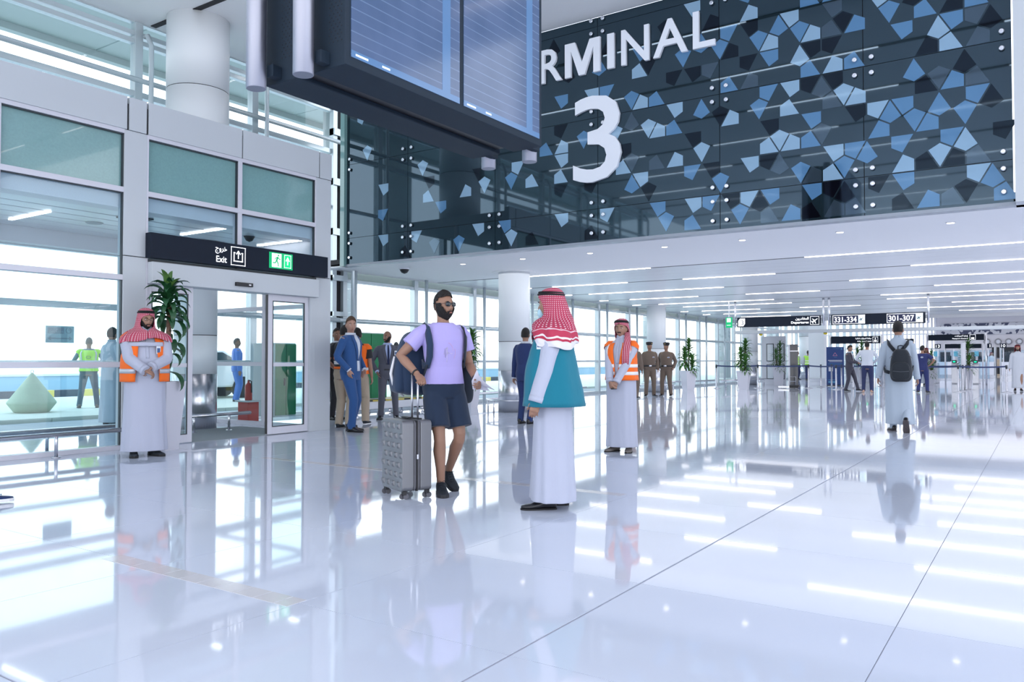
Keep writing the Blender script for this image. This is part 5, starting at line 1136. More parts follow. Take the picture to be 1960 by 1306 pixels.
jeans = cloth('jeans', (0.02, 0.03, 0.10)); blue_over = cloth('overall_blue', (0.03, 0.12, 0.42)); agal_black = mat('agal_black', (0.008, 0.008, 0.01), .8, bump=.5, bscale=200)
shoe_black = mat('shoe_black', (0.012, 0.012, 0.016), .25); shoe_grey = mat('shoe_grey', (0.16, 0.14, 0.13), .6); sneaker_black = mat('sneaker_black', (0.014, 0.02, 0.03), .7, bump=.3, bscale=150)
badge_white = mat('badge_white', (.75, .8, .88), .3); badge_blue = mat('badge_blue', (.05, .1, .25), .4)
def check_mat(name, c1, c2, scale, off=.36):
    m = mat(name, c1, .85); t = m.node_tree; b = t.nodes['Principled BSDF']; co = t.nodes.new('ShaderNodeTexCoord'); sp_ = t.nodes.new('ShaderNodeSeparateXYZ'); t.links.new(co.outputs['Object'], sp_.inputs[0])
    at = t.nodes.new('ShaderNodeMath'); at.operation = 'ARCTAN2'; t.links.new(sp_.outputs[0], at.inputs[0]); t.links.new(sp_.outputs[1], at.inputs[1])
    def fr(src, sc):
        a = t.nodes.new('ShaderNodeMath'); a.operation = 'MULTIPLY'; a.inputs[1].default_value = sc; t.links.new(src, a.inputs[0]); f = t.nodes.new('ShaderNodeMath'); f.operation = 'FRACT'; t.links.new(a.outputs[0], f.inputs[0])
        g = t.nodes.new('ShaderNodeMath'); g.operation = 'LESS_THAN'; g.inputs[1].default_value = .62; t.links.new(f.outputs[0], g.inputs[0]); return g.outputs[0]
    p = fr(at.outputs[0], scale * .105); q = fr(sp_.outputs[2], scale); mu = t.nodes.new('ShaderNodeMath'); mu.operation = 'MAXIMUM'; t.links.new(p, mu.inputs[0]); t.links.new(q, mu.inputs[1])
    mx = t.nodes.new('ShaderNodeMix'); mx.data_type = 'RGBA'; mx.inputs[6].default_value = (*c2, 1); mx.inputs[7].default_value = (*c1, 1); t.links.new(mu.outputs[0], mx.inputs[0]); t.links.new(mx.outputs[2], b.inputs['Base Color']); return m
shemagh_red = check_mat('shemagh_red', (0.42, 0.035, 0.085), (0.78, 0.62, 0.68), 62)
shemagh_rose = check_mat('shemagh_rose', (0.45, 0.05, 0.10), (0.82, 0.72, 0.76), 75)
def hem_mat():
    m = shemagh_red.copy(); m.name = 'scarf_hem'; t = m.node_tree; b = t.nodes['Principled BSDF']; old = b.inputs['Base Color'].links[0].from_socket
    co = t.nodes.new('ShaderNodeTexCoord'); sp_ = t.nodes.new('ShaderNodeSeparateXYZ'); n = t.nodes.new('ShaderNodeTexNoise'); n.inputs['Scale'].default_value = 5
    t.links.new(co.outputs['Object'], sp_.inputs[0]); t.links.new(co.outputs['Object'], n.inputs['Vector'])
    a = t.nodes.new('ShaderNodeMath'); a.operation = 'MULTIPLY_ADD'; a.inputs[1].default_value = .12; t.links.new(n.outputs['Fac'], a.inputs[0]); t.links.new(sp_.outputs[2], a.inputs[2])
    r = t.nodes.new('ShaderNodeValToRGB'); r.color_ramp.interpolation = 'CONSTANT'; mr = t.nodes.new('ShaderNodeMapRange'); mr.inputs['From Min'].default_value = 1.30; mr.inputs['From Max'].default_value = 1.60; t.links.new(a.outputs[0], mr.inputs['Value']); t.links.new(mr.outputs[0], r.inputs[0])
    e = r.color_ramp.elements; e[0].color = (.74, .72, .80, 1); e[1].position = .36; e[1].color = (.45, .03, .07, 1)
    for p_, c_ in ((.42, (.78, .74, .8, 1)), (.46, (.48, .04, .09, 1)), (.60, (.7, .5, .56, 1)), (.63, (.45, .03, .07, 1))): q = e.new(p_); q.color = c_
    g = t.nodes.new('ShaderNodeMath'); g.operation = 'GREATER_THAN'; g.inputs[1].default_value = .66; t.links.new(mr.outputs[0], g.inputs[0])
    mx = t.nodes.new('ShaderNodeMix'); mx.data_type = 'RGBA'; t.links.new(g.outputs[0], mx.inputs[0]); t.links.new(r.outputs[0], mx.inputs[6]); t.links.new(old, mx.inputs[7]); t.links.new(mx.outputs[2], b.inputs['Base Color']); return m
scarf_hem = hem_mat()
red_band = cloth('scarf_red', (0.45, 0.03, 0.07))

# ---- 1. seasoned guide in orange vest beside the plant
random.seed(11)
p = Person('bearded man in white robe and orange vest with arms crossed, beside the plant', -9.02, 5.50, 8, 1.76, belly=.07, wide=1.12, head=(12, 8), skin='tan', lod=0,
           arms=dict(L=(.03, -.300, 1.075), R=(-.045, -.325, 1.04), Lp=(.9, .1, -.4), Rp=(-.9, .1, -.4), Ln=(-.2, .4, -1), Rn=(.2, .4, -1), Ld=(-.75, -.1, -.45), Rd=(.7, -.1, -.35), curl=.75), legs=dict(L=(.10, .0, .088), R=(-.12, -.02, .088), Lt=25, Rt=-5))
p.body(); p.thobe(thobe_w, .045, .4, flare=.98, r0=.080, r1=.060); p.vest(hi_orange, hi_band, .90, 1.46, .018, THOBE, 26, 18, bands=((1.0, 1.055),), flare=.02); p.shemagh('wrap', shemagh_rose); p.beard(hair_black); p.shoes(sneaker_black, sneaker=True)
m = MB(); fr_ = lambda sg: [p.MH @ V((sg * .033 + .022 * math.cos(2 * PI * j / 20), -.112 + .006 * abs(math.cos(2 * PI * j / 20)), 1.662 + .017 * math.sin(2 * PI * j / 20))) for j in range(21)]
m.tube(fr_(-1), .0017, 5, cap=False); m.tube(fr_(1), .0017, 5, cap=False); m.tube([p.MH @ V((-.011, -.112, 1.666)), p.MH @ V((.011, -.112, 1.666))], .0015, 5); m.build('glasses', black_plastic, p.t)
p.badge(24, 1.28, .034, THOBE, w_=.055, h=.09); p.patch('scarf_edge', thobe_w, .03, 1.325, 1.375, -60, 42, P=THOBE, n=18, q=4, solid=.01)
# ---- 2. traveller in lilac T-shirt
p = Person('bearded traveller in lilac T-shirt, navy shorts and sunglasses walking with a grey suitcase', -4.375, 5.45, 22, 1.745, head=(18, 0), skin='tan', lod=0, lean=.02,
           arms=dict(R=(-.295, -.13, 1.045), L=(.235, -.20, .985), Lp=(.25, 1, 0), Rp=(-.8, .7, 0), Rn=(0, 0, -1), Ln=(-1, .1, -.2), Rd=(.05, -.75, -.45), Ld=(-.1, -.8, -.35), Rcurl=1.3, Lcurl=1.1), legs=dict(R=(-.065, -.10, .088), L=(.10, .14, .16), Lt=4, Rt=-14, Lpitch=24))
p.body(); p.tshirt(lilac, .875, .60, .017); p.trousers(navy_c, knee=True, ztop=.96, infl=.018)
p.hair(hair_black, 'short', .013); p.beard(hair_black, th=.008); p.shoes(sneaker_black, mat('sole_dark', (.02, .02, .025), .6), sneaker=True)
m = MB()
for sg in (-1, 1):
    c = p.MH @ V((sg * .034, -.110, 1.661)); m.ell(c, .027, .006, .021, 18, 9, p.MH.to_3x3().to_4x4() @ Matrix.Rotation(sg * .22, 4, 'Z'))
sg_ = m.build('sunglasses', mat('lens_dark', (.01, .02, .03), .05), p.t)
m = MB(); m.tube([p.MH @ V((-.012, -.114, 1.668)), p.MH @ V((0, -.116, 1.672)), p.MH @ V((.012, -.114, 1.668))], .002, 6)
for sg in (-1, 1): m.tube([p.MH @ V((sg * .058, -.100, 1.668)), p.MH @ V((sg * .078, -.06, 1.667)), p.MH @ V((sg * .082, .0, 1.662))], .002, 6)
m.build('glasses_frame', black_plastic, sg_)
# print on the shirt: an N-like script stroke and faint ring of letters
m = MB(); N_ = [(-13, 1.215), (-9.5, 1.27), (-9, 1.19), (-5, 1.28), (-3.5, 1.22), (-1, 1.235), (3, 1.225), (6, 1.228)]
m.tube([p.surf(R(a), z, .0225) for a, z in N_], .0016, 5); m.tube([p.surf(R(a), z, .0225) for a, z in [(-5.5, 1.15), (-5, 1.2), (-4.2, 1.28)]], .0013, 5); m.build('shirt_print', mat('print_white', (.85, .8, .92), .6), p.t)
m = MB()
for i in range(9):
    a = R(75 - i * 8); c = p.surf(R(-4 + 12 * math.cos(a)), 1.235 + .085 * math.sin(a), .0225); m.ell(c, .003, .002, .004, 6, 4)
for i in range(9):
    a = R(20 - i * 7); c = p.surf(R(2 + 12 * math.cos(a)), 1.235 + .085 * math.sin(a), .0225); m.ell(c, .0025, .002, .004, 6, 4)
m.build('print_ring', mat('print_rose', (.75, .45, .65), .6), p.t)
m = MB(); wr = p.wr['R']; b2 = (p.wr['R'] - p.el['R']).normalized(); m.tube([wr - b2 * .035, wr - b2 * .022], .0345, 14); m.build('wristband', black_plastic, p.t)
m = MB(); wr = p.wr['L']; b2 = (p.wr['L'] - p.el['L']).normalized(); m.tube([wr - b2 * .05, wr - b2 * .02], .036, 14); m.build('watch', black_plastic, p.t)
trav = p
def world_of(pr, v_): 
    return Matrix.Translation(pr.t.location) @ Euler(pr.t.rotation_euler).to_matrix().to_4x4() @ Matrix.Diagonal((*pr.t.scale, 1)) @ v_
# backpack slung on his back, visible at both sides
bk = thing('backpack', 'bulky navy backpack with white trim worn by the traveller in lilac', 'backpack', tuple(trav.t.location), trav.t.rotation_euler.z); bk.scale = trav.t.scale
def bag(par, cx_, cy_, cz_, hx, hy, hz, mt, nm='bag_body', tap=.8, e=.6):
    m = MB(); n = 28; q = 18; rs = []
    for i in range(1, q):
        a = PI * i / q - PI / 2; k = math.cos(a) ** .45; z = math.sin(a); tp = 1 - (1 - tap) * (z + 1) / 2
        rs.append([V((cx_ + hx * k * tp * spow(math.sin(2 * PI * j / n), e), cy_ - hy * k * (tp * .4 + .6) * spow(math.cos(2 * PI * j / n), e), cz_ + hz * spow(z, .8))) for j in range(n)])
    m.rings(rs, True); return m.build(nm, mt, par)
bmat = cloth('backpack_navy', (0.014, 0.035, 0.085), bump=.5, bscale=12); bmat2 = cloth('backpack_dark', (0.012, 0.02, 0.035), bump=.4)
bb = bag(bk, -.14, .27, 1.14, .235, .15, .29, bmat, tap=.72)
bag(bk, -.30, .30, 1.04, .09, .14, .17, bmat, 'side_pocket'); bag(bk, .27, .17, 1.0, .085, .12, .23, bmat2, 'side_pocket', .5); bag(bk, -.12, .42, 1.02, .16, .06, .17, bmat, 'front_pocket')
m = MB(); m.tube([V(q_) for q_ in ((-.385, .22, 1.20), (-.40, .27, 1.05), (-.36, .30, .92), (-.26, .33, .84))], [.008, .014, .014, .008], 8); m.build('white_trim', band_white, bk)
m = MB(); m.tube([V(q_) for q_ in ((-.10, .15, 1.44), (-.13, .14, 1.50), (-.18, .15, 1.44))], .012, 8); m.build('top_handle', bmat2, bk)
P_ = [(-118, 1.15), (-95, 1.12), (-68, 1.12), (-55, 1.20), (-50, 1.30), (-52, 1.38), (-62, 1.44), (-90, 1.465), (-130, 1.46), (-150, 1.40)]
o = trav.strap('shoulder_strap', bmat, P_, .06, .040, parent=bk, solid=.014)
o = trav.strap('shoulder_strap', bmat2, [(-a + 2, z) for a, z in P_], .05, .036, parent=bk, solid=.012)
m = MB(); m.tube([trav.surf(R(-66), 1.13, .045), trav.surf(R(-75), 1.02, .06), trav.surf(R(-100), .95, .06)], .010, 6); m.build('strap_tail', bmat2, bk)
# paper in his left hand
hcL = world_of(trav, trav.hc['L'])
pa = thing('paper', 'white sheet of paper held in the traveller\'s left hand', 'paper', tuple(hcL), trav.t.rotation_euler.z + R(20)); m = MB(); rs = []
for i in range(9):
    u = i / 8; rs.append([V((-.05 + u * .17, -.04 - .05 * u, .14 - .18 * u ** .6 + .0)), V((-.045 + u * .19, .03, .04 - .06 * u)), V((-.04 + u * .21, .02, -.03 - .02 * u))])
m.rings(rs, False, True, False); m.build('sheet', mat('paper_white', (.78, .76, .88), .8), pa, solid=.001)
# ---- suitcase
sc_ = thing('suitcase', 'grey hard-shell trolley suitcase with studded face held by the traveller in lilac', 'suitcase', (-4.53, 5.14, 0), R(-23)); silver = mat('case_silver', (0.20, 0.205, 0.225), .38, .5, bump=.03, bscale=300); cgrey = mat('case_grey', (0.13, 0.13, 0.15), .5, .2, bump=.1, bscale=200)
HX, HY = .205, .135
def shell(y0, y1, name):
    m = MB(); r_ = .035; n = 6; pl_ = []
    for cx_, cz_, a0 in ((HX - r_, .60 - r_ + .05, 0), (-HX + r_, .60 - r_ + .05, 90), (-HX + r_, .065 + r_, 180), (HX - r_, .065 + r_, 270)):
        for i in range(n + 1): a = R(a0 + 90 * i / n); pl_.append((cx_ + r_ * math.cos(a), cz_ + r_ * math.sin(a)))
    m.prism(pl_, lambda a, b, d: V((a, d, b)), y0, y1); return m.build(name, silver if name == 'shell' else cgrey, sc_, .008)
sA = shell(-HY, -.030, 'shell'); sB = shell(.030, HY, 'shell'); shell(-.028, -.006, 'zip_band'); shell(.006, .028, 'zip_band')
zz_ = MB(); zz_.box(-HX - .002, HX + .002, -.006, .006, .065, .652); zz_.build('zip', black_plastic, sc_)
box('zip_puller', stainless, (HX - .001, HX + .012, -.008, .008, .33, .37), sc_, .002)
studs = [(x, z) for z in (.12, .20, .28, .36, .44, .52, .60) for x in (-.15, -.05, .05, .15)]
m = MB()
for i, (x, z) in enumerate(studs):
    x += .03 if int(round((z - .12) / .08)) % 2 else -.02
    b = [V((x - .03, -HY + .001, z - .025)), V((x + .03, -HY + .001, z - .025)), V((x + .03, -HY + .001, z + .025)), V((x - .03, -HY + .001, z + .025))]; t2 = [V((x - .012, -HY - .014, z - .002)), V((x + .012, -HY - .014, z - .002)), V((x + .016, -HY - .014, z + .017)), V((x - .016, -HY - .014, z + .017))]
    m = MB(); m.rings([b, t2], True, False); m.build('embossed_stud', silver, sA)
for a, b in ((-HX + .03, -HY + .03), (HX - .03, -HY + .03), (-HX + .03, HY - .03), (HX - .03, HY - .03)):
    w_ = MB(); w_.box(a - .018, a + .018, b - .018, b + .018, .035, .07); q_ = w_.build('wheel_housing', black_plastic, sc_, .004)
    for d_ in (-.012, .012):
        w_ = MB(); w_.rings([[V((a + e_, b + d_ + .024 * math.cos(2 * PI * j / 14) * 0 + (d_ * 0), .025 + .024 * math.sin(2 * PI * j / 14))) + V((0, .024 * math.cos(2 * PI * j / 14), 0)) for j in range(14)] for e_ in (d_ - .005, d_ + .005)], True); w_.build('wheel', cgrey, q_)
box('top_handle', black_plastic, (-.07, .07, -.02, .02, .655, .672), sc_, .008)
box('handle_base', black_plastic, (-.09, .09, .055, .10, .65, .66), sc_, .003)
for a in (-.055, .055): MB().tube([(a, .078, .65), (a, .078, 1.03)], .009, 10).build('telescopic_tube', mat('alu', (.7, .7, .75), .3, .9), sc_)
MB().tube([(-.075, .078, 1.035), (-.04, .078, 1.05), (.04, .078, 1.05), (.075, .078, 1.035)], .015, 10).build('grip', black_plastic, sc_)
# ---- 3. guide in teal vest, seen from his left side
p = Person('man seen from behind in white robe, teal vest and red checkered headscarf, facing the traveller', -3.22, 5.38, -88, 1.70, belly=.035, wide=1.10, head=(-24, 4), skin='tan', lod=0, lean=-.02,
           arms=dict(L=(.27, -.15, .83), R=(-.26, -.10, .86), Lp=(.5, .8, 0), Ln=(-.9, .2, 0), Ld=(-.02, -.25, -.95), curl=.45), legs=dict(L=(.10, -.05, .088), R=(-.1, .06, .088)))
p.body(); p.thobe(thobe_w, .05, 1.2, flare=1.03, r0=.086, r1=.066); v1 = p.vest(teal_c, None, .83, 1.47, .022, THOBE, 20, 34, flare=.085, ph=1.0); p.shemagh('back', scarf_hem); p.shoes(shoe_black)
p.badge(60, 1.335, .050, THOBE, w_=.055, h=.10); p.patch('vest_pocket', teal_c, .055, 1.02, 1.16, 28, 58, P=THOBE, n=8, q=4, solid=.006)
m = MB(); m.ell(p.MH @ V((0, -.088, 1.59)), .052, .034, .05, 16, 10, p.MH.to_3x3().to_4x4()); m.build('face_mask', mat('mask_blue', (.45, .68, .8), .8), p.t)
# ---- 4. young guide in orange vest
p = Person('young moustached man in white robe, orange vest and headscarf with hands clasped, right of centre', -4.45, 9.12, -24, 1.66, head=(6, 3), skin='tan', lod=1, wide=.98,
           arms=dict(L=(.035, -.26, .93), R=(-.05, -.27, .93), Lp=(.8, .6, 0), Rp=(-.8, .6, 0), Ln=(-.6, .8, 0), Rn=(.6, .8, 0), Ld=(-.35, -.15, -.85), Rd=(.35, -.15, -.85), curl=.8), legs=dict(Lt=18, Rt=-15))
p.body(); p.thobe(thobe_w, .04, 2.1, flare=.93); p.vest(hi_orange, band_white, .96, 1.46, .016, THOBE, 2, 17, bands=((1.03, 1.075), (1.13, 1.175)), flare=.012)
p.shemagh('side', shemagh_rose); p.beard(hair_black, False); p.shoes(shoe_grey)
m = MB(); pts = [(p.MH @ V((.09, -.03, 1.60))), p.surf(R(40), 1.47, .05, THOBE), p.surf(R(32), 1.38, .045, THOBE), p.surf(R(30), 1.27, .045, THOBE), p.surf(R(30), 1.17, .045, THOBE)]
m.tube(pts, [(.03, .012), (.045, .014), (.05, .014), (.05, .012), (.045, .008)], 12); m.build('scarf_end', shemagh_rose, p.t)
m = MB(); hc_ = p.hc['R']; m.box(-.02, .02, -.05, .05, -.008, .008, Matrix.Translation(hc_ + V((.02, -.01, -.015)))); m.build('phone', black_plastic, p.t)
for z in (1.40,):
    for sg in (-1, 1): p.patch('shoulder_band', band_white, .024, 1.30, 1.44, sg * 40, sg * 52, P=THOBE, n=3, q=6, solid=.003)
def shortcut_suit(p, jm, sm, tie, tm, hairm=None, style='short', bd=None, sh=None):
    p.body(); p.trousers(tm); p.jacket(jm, sm, tie)
    if hairm: p.hair(hairm, style)
    if bd: p.beard(bd)
    p.shoes(sh or shoe_black)
pock = dict(L=(.225, -.10, .965), R=(-.225, -.10, .965), Lp=(.9, .9, 0), Rp=(-.9, .9, 0), curl=.3, Ld=(-.3, .0, -1), Rd=(.3, .0, -1))
p = Person('brown-haired man in bright blue suit standing beside the door frame', -9.35, 9.25, 58, 1.84, head=(-42, 2), skin='fair', lod=1, arms=pock, legs=dict(L=(.09, .05, .088), R=(-.09, -.08, .088)))
shortcut_suit(p, suit_blue, shirt_white, None, suit_blue, hair_brown)
p = Person('bald bearded man in grey suit and navy tie by the green cabinet', -10.72, 11.6, 6, 1.72, head=(-42, 4), skin='brown', lod=1, wide=1.04, arms=pock, legs=dict(L=(.17, .0, .088), R=(-.14, -.05, .088), Lt=15, Rt=-20))
shortcut_suit(p, suit_grey, shirt_blue, tie_navy, suit_grey, hair_grey, 'bald', hair_black); p.badge(34, 1.33, .05, TORSO, w_=.06, h=.09)
p.patch('belt', black_plastic, .028, .985, 1.01, -20, 20, n=6, q=2, solid=.004)
p = Person('man in black polo, reflective harness and khaki trousers behind the man in blue suit', -10.0, 9.75, 150, 1.74, skin='tan', lod=1, arms=dict(L=(.25, -.14, 1.0), R=(-.25, -.14, 1.0)), wide=1.1)
p.body(); p.trousers(khaki, 1.15); p.tshirt(cloth('polo_black', (.02, .02, .025)), .9, .7); p.hair(hair_black); p.shoes(sneaker_black)
for z0, z1 in ((1.18, 1.23), (1.02, 1.06)): p.patch('harness_band', hi_orange, .024, z0, z1, 0, 360, n=28, q=3, solid=.004)
p.patch('reflective_band', band_white, .030, 1.10, 1.16, 0, 360, n=28, q=3, solid=.004)
p = Person('man in orange vest and khaki trousers mostly hidden behind the man in blue suit', -10.35, 10.4, 165, 1.72, skin='tan', lod=1, wide=1.08, head=(20, 0), legs=dict(L=(.16, 0, .088), R=(-.16, 0, .088)))
p.body(); p.trousers(khaki, 1.2); p.tshirt(cloth('polo_black', (.02, .02, .025)), .9, .7); p.vest(hi_orange, band_white, .93, 1.46, .03, TORSO, 10, 24, bands=((1.0, 1.05),)); p.hair(hair_black); p.shoes(sneaker_black, band_white)
p = Person('man in black suit half hidden by the right pillar of the doorway', -11.45, 10.95, 40, 1.76, skin='brown', lod=1, head=(-20, 0)); shortcut_suit(p, suit_black, shirt_white, None, suit_black, hair_black)
p = Person('man in navy suit standing with his back turned behind the man in teal vest', -7.85, 12.15, 150, 1.72, skin='tan', lod=1, head=(20, 0)); shortcut_suit(p, suit_navy, shirt_white, None, suit_navy, hair_black)
def beret(p):
    m = MB(); m.lathe([(.092, 1.700), (.100, 1.712), (.102, 1.735), (.116, 1.765), (.110, 1.798), (.06, 1.815), (.004, 1.815)], (0, .008, 0), 24); m.v = [tuple(p.MH @ V(q)) for q in m.v]; o = m.build('beret', cloth('beret_black', (.015, .015, .02)), p.t)
    m = MB(); m.ell(p.MH @ V((.03, -.105, 1.755)), .016, .006, .014, 8, 6); m.build('cap_badge', mat('gold', (.6, .42, .12), .3, .8), o)
def officer(label, x, y, turn, H, arms, legs, head=(0, 0)):
    p = Person(label, x, y, turn, H, skin='brown', lod=2, wide=1.06, belly=.03, arms=arms, legs=legs, head=head); p.body(); p.trousers(brown_u, 1.12); p.longshirt(brown_u, .9, .02, .068, .05, 'uniform_shirt'); beret(p); p.beard(hair_black, False); p.shoes(shoe_black)
    p.patch('belt', black_plastic, .03, .99, 1.04, 0, 360, n=24, q=2, solid=.008); o = p.patch('belt_buckle', stainless, .04, .99, 1.04, -9, 9, n=3, q=2, solid=.008); p.badge(26, 1.30, .03, w_=.07, h=.03)
    for sg in (-1, 1): p.patch('shoulder_board', mat('gold', (.6, .42, .12), .3, .8), .026, 1.44, 1.465, sg * 62, sg * 90, n=3, q=2, solid=.004)
officer('brown-uniformed officer in black beret, left one of the two, before the column', -10.48, 23.5, 10, 1.70, dict(L=(.27, -.05, .9), R=(-.27, -.08, .86)), dict(L=(.14, 0, .088), R=(-.12, 0, .088), Lt=25, Rt=-20), (20, 0))
officer('brown-uniformed officer in black beret, right one of the two, nearer the potted plant', -10.12, 24.0, -14, 1.69, dict(L=(.25, -.02, .95), R=(-.25, -.02, .95)), dict(L=(.15, 0, .088), R=(-.15, 0, .088)), (-28, 0))
officer('brown-uniformed man almost hidden behind the young guide in orange vest', -10.42, 22.2, 160, 1.70, None, None)
# ---- departing man with backpack
p = Person('man in white robe with black backpack walking away toward the gates', -1.97, 14.15, 178, 1.76, skin='tan', lod=1, lean=-.03, head=(4, 4), arms=dict(L=(.30, .06, .86), R=(-.27, -.05, .86), Lp=(.4, .9, 0), Ld=(.1, -.1, -1), curl=.6), legs=dict(L=(.09, -.10, .088), R=(-.11, .26, .20), Rpitch=52, Lt=20, Rt=-4))
p.body(); p.trousers(thobe_w2); p.thobe(thobe_w2, .05, .3, z0=.13, flare=.93, lag=(-.03, .05), nf=7); p.hair(hair_black, 'short', .020); p.shoes(shoe_black, mat('sole_grey', (.10, .085, .09), .8, bump=1, bscale=60))
bk2 = thing('backpack', 'black backpack on the back of the departing man in white robe', 'backpack', tuple(p.t.location), p.t.rotation_euler.z); bk2.scale = p.t.scale
bkb = cloth('backpack_black', (0.015, 0.02, 0.028), bump=.5, bscale=14)
bag(bk2, -.045, .245, 1.075, .185, .105, .265, bkb, tap=.70, e=.7); bag(bk2, -.045, .335, .99, .15, .05, .14, bkb, 'front_pocket', .8)
m = MB(); m.tube([V(q_) for q_ in ((-.09, .20, 1.33), (-.085, .21, 1.385), (-.045, .215, 1.395), (-.005, .21, 1.385), (0, .2, 1.33))], .010, 8); m.build('top_handle', bmat2, bk2)
m = MB(); m.tube([V((-.045 + .16 * math.sin(a), .30 + .045 * math.cos(a) * 0, 1.17 + .10 * math.cos(a))) for a in [R(-80 + 160 * i / 14) for i in range(15)]], .004, 5); m.build('zip', mat('zip_grey', (.12, .13, .15), .5), bk2)
m = MB(); m.tube([V((-.16, .375, .985)), V((-.045, .395, .975)), V((.07, .375, .985))], .0035, 5); m.build('pocket_zip', mat('zip_grey', (.12, .13, .15), .5), bk2)
P2 = [(172, 1.30), (160, 1.36), (145, 1.42), (125, 1.46), (95, 1.475), (60, 1.46), (48, 1.38), (52, 1.28), (70, 1.16), (95, 1.05), (125, .98), (150, .96)]
p.strap('shoulder_strap', bkb, P2, .055, .028, THOBE, parent=bk2, solid=.012); p.strap('shoulder_strap', bkb, [(-a, z) for a, z in P2], .055, .028, THOBE, parent=bk2, solid=.012)
# ---- far people
p = Person('man in dark suit and light shirt looking at his phone before the barrier belts', -6.05, 31.6, 66, 1.70, skin='tan', lod=2, head=(0, 10), arms=dict(L=(.08, -.34, 1.12), R=(-.06, -.34, 1.10), Ln=(-1, 0, 0), Rn=(1, 0, 0)), legs=dict(L=(.09, -.28, .088), R=(-.09, .12, .088))); shortcut_suit(p, cloth('suit_dark', (.05, .05, .075)), shirt_white, None, cloth('suit_dark', (.05, .05, .075)), hair_black)
m = MB(); m.box(-.03, .03, -.40, -.385, 1.12, 1.24); m.build('phone', black_plastic, p.t)
p = Person('man in pale shirt and navy trousers standing with his back turned, hands in front', -5.27, 30.6, 178, 1.80, skin='tan', lod=2, wide=1.08, arms=dict(L=(.20, -.22, 1.05), R=(-.20, -.22, 1.05), Lp=(.9, .4, 0), Rp=(-.9, .4, 0)), legs=dict(L=(.13, 0, .088), R=(-.13, 0, .088)))
p.body(); p.trousers(jeans, 1.05); p.longshirt(shirt_white); p.hair(hair_black); p.shoes(mat('shoe_tan', (.5, .33, .25), .5))
p = Person('man in navy uniform seen from behind, hand on his hip, right of the departing man', -3.62, 31.6, 172, 1.66, skin='tan', lod=2, head=(-20, 0), arms=dict(R=(-.235, -.04, 1.03), L=(.235, -.04, 1.03), Lp=(1, .2, 0), Rp=(1 * -1, .2, 0), Ld=(-.8, 0, -.4), Rd=(.8, 0, -.4)), legs=dict(L=(.16, 0, .088), R=(-.15, 0, .088), Lt=20, Rt=-20))
un = cloth('uniform_navy', (0.02, 0.03, 0.13)); p.body(); p.trousers(un, 1.1); p.tshirt(un, .86, .7); p.hair(hair_black); p.shoes(shoe_black)
m = MB(); m.ell(p.surf(R(180), 1.34, .02), .05, .006, .035, 12, 6); m.build('back_print', mat('print_grey', (.4, .45, .55), .6), p.t)
p = Person('man in white robe and red headscarf walking at the right edge before the counter', -0.85, 35.2, 4, 1.72, skin='tan', lod=2, legs=dict(L=(.09, -.1, .088), R=(-.09, .1, .088))); p.body(); p.thobe(shirt_white, .05, 1, z0=.12, flare=.9); p.shemagh('side', check_mat('shemagh_deep', (.35, .02, .03), (.5, .2, .2), 40)); p.beard(hair_black); p.shoes(shoe_black)
for lb, x, y, tr, H in (('leftmost of three men in yellow vests by the far windows', -12.3, 49.0, 60, 1.68), ('middle of three men in yellow vests, behind the other two', -11.72, 49.3, -60, 1.66), ('rightmost of three men in yellow vests beside the blue banner, back turned', -11.45, 48.0, 180, 1.7)):
    p = Person(lb, x, y, tr, H, skin='brown', lod=2); p.body(); p.trousers(jeans); p.longshirt(cloth('shirt_grey', (.4, .4, .45))); p.vest(hi_yellow, band_white, .92, 1.46, .026, TORSO, 6, 20, bands=((1.0, 1.05), (1.14, 1.19))); p.hair(hair_black); p.shoes(shoe_black)
p = Person('staff member in white robe and headscarf standing behind the wooden counter', -3.2, 66.8, 30, 1.72, skin='tan', lod=2); p.body(); p.thobe(shirt_white, .03); p.shemagh('side'); p.shoes(shoe_black)
p = Person('dark-clad man at the left end of the wooden counter', -4.3, 66.2, 120, 1.66, skin='brown', lod=2); p.body(); p.trousers(suit_black); p.longshirt(suit_grey); p.hair(hair_black); p.shoes(shoe_black)
p = Person('person in rose headscarf beyond the departing man, left of the navy uniform', -4.6, 41.5, 0, 1.72, skin='tan', lod=2); p.body(); p.thobe(shirt_white, .03); p.shemagh('back', shemagh_rose); p.shoes(shoe_black)
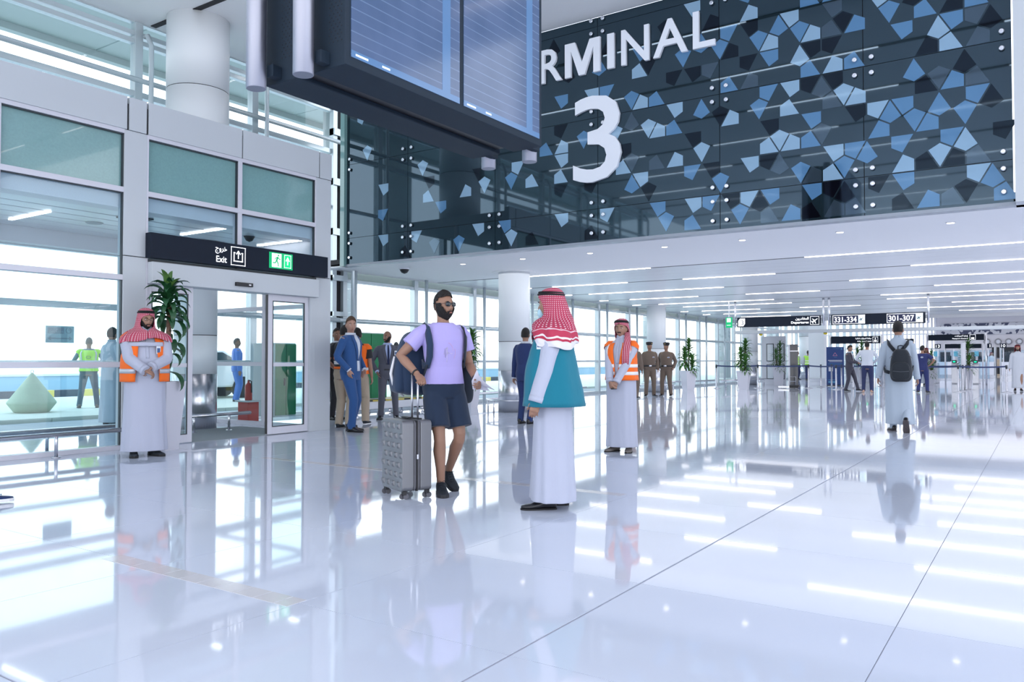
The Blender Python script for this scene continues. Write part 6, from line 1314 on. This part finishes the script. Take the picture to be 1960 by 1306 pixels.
# ---- outside
p = Person('man in yellow vest and dark trousers outside the window, back turned, near the cone', -18.9, 10.1, 176, 1.66, skin='brown', lod=1, wide=1.12, z=.02, head=(0, 10), arms=dict(L=(.16, -.25, 1.1), R=(-.16, -.25, 1.1), Lp=(.9, .3, -.3), Rp=(-.9, .3, -.3)), legs=dict(L=(.20, 0, .088), R=(-.20, 0, .088)))
p.body(); p.trousers(cloth('trouser_teal', (.05, .10, .14)), 1.05); p.longshirt(cloth('shirt_slate', (.12, .2, .25))); p.vest(hi_yellow, hi_band, .93, 1.46, .028, TORSO, 6, 20, bands=((1.0, 1.05),)); p.hair(hair_grey, 'short'); p.shoes(shoe_grey)
m = MB(); m.rings([[p.surf(R(180) + .2 * k_ * math.cos(a), 1.28 + .035 * k_ * math.sin(a), .04) for a in [2 * PI * i / 20 for i in range(20)]] for k_ in (1, .75)], False); m.build('round_emblem', mat('emblem', (.2, .3, .25), .6), p.t, solid=.004)
for sg in (-1, 1): p.patch('shoulder_band', hi_band, .036, 1.05, 1.45, 180 - sg * 38, 180 - sg * 52, n=3, q=8, solid=.003)
p = Person('large man in pale blue robe outside, partly behind the mullion left of the exit guide', -14.35, 8.1, 120, 1.80, skin='tan', lod=1, wide=1.15, belly=.06, head=(30, 0), z=-.06, arms=dict(L=(.2, -.25, 1.1), R=(-.2, -.25, 1.1)))
p.body(); p.thobe(thobe_w2, .04, .5); p.hair(hair_black); p.shoes(shoe_black)
p = Person('worker in blue overalls outside, seen through the sliding door', -18.4, 13.9, 100, 1.72, skin='dark', lod=1, head=(-30, 0), z=.02); p.body(); p.trousers(blue_over, 1.2); p.longshirt(blue_over, .84, .03, .07, .05, 'overall_top'); p.hair(hair_grey); p.shoes(shoe_black)
p = Person('dark-clothed person outside seen through the right door leaf', -16.6, 17.6, 120, 1.72, skin='dark', lod=2, z=-.06); p.body(); p.trousers(suit_black); p.longshirt(suit_grey); p.hair(hair_black); p.shoes(shoe_black)
p = Person('person in green vest outside seen through the right door leaf', -16.2, 17.9, 170, 1.74, skin='dark', lod=2, z=-.06); p.body(); p.trousers(suit_black); p.longshirt(suit_black); p.vest(cloth('vest_green', (.05, .5, .08)), None, .92, 1.46, .026, TORSO, 6, 20); p.hair(hair_black); p.shoes(shoe_black)
# ---- walker entering at the left edge
p = Person('walker cut off by the left edge of the photo, only a navy sneaker shows', -7.045, 2.70, 88, 1.74, skin='tan', lod=1, legs=dict(L=(.08, -.22, .088), R=(-.08, .25, .12), Rpitch=15)); p.body(); p.trousers(jeans); p.tshirt(navy_c, .88); p.hair(hair_black); p.shoes(cloth('sneaker_navy', (.01, .03, .12)), band_white, sneaker=True)
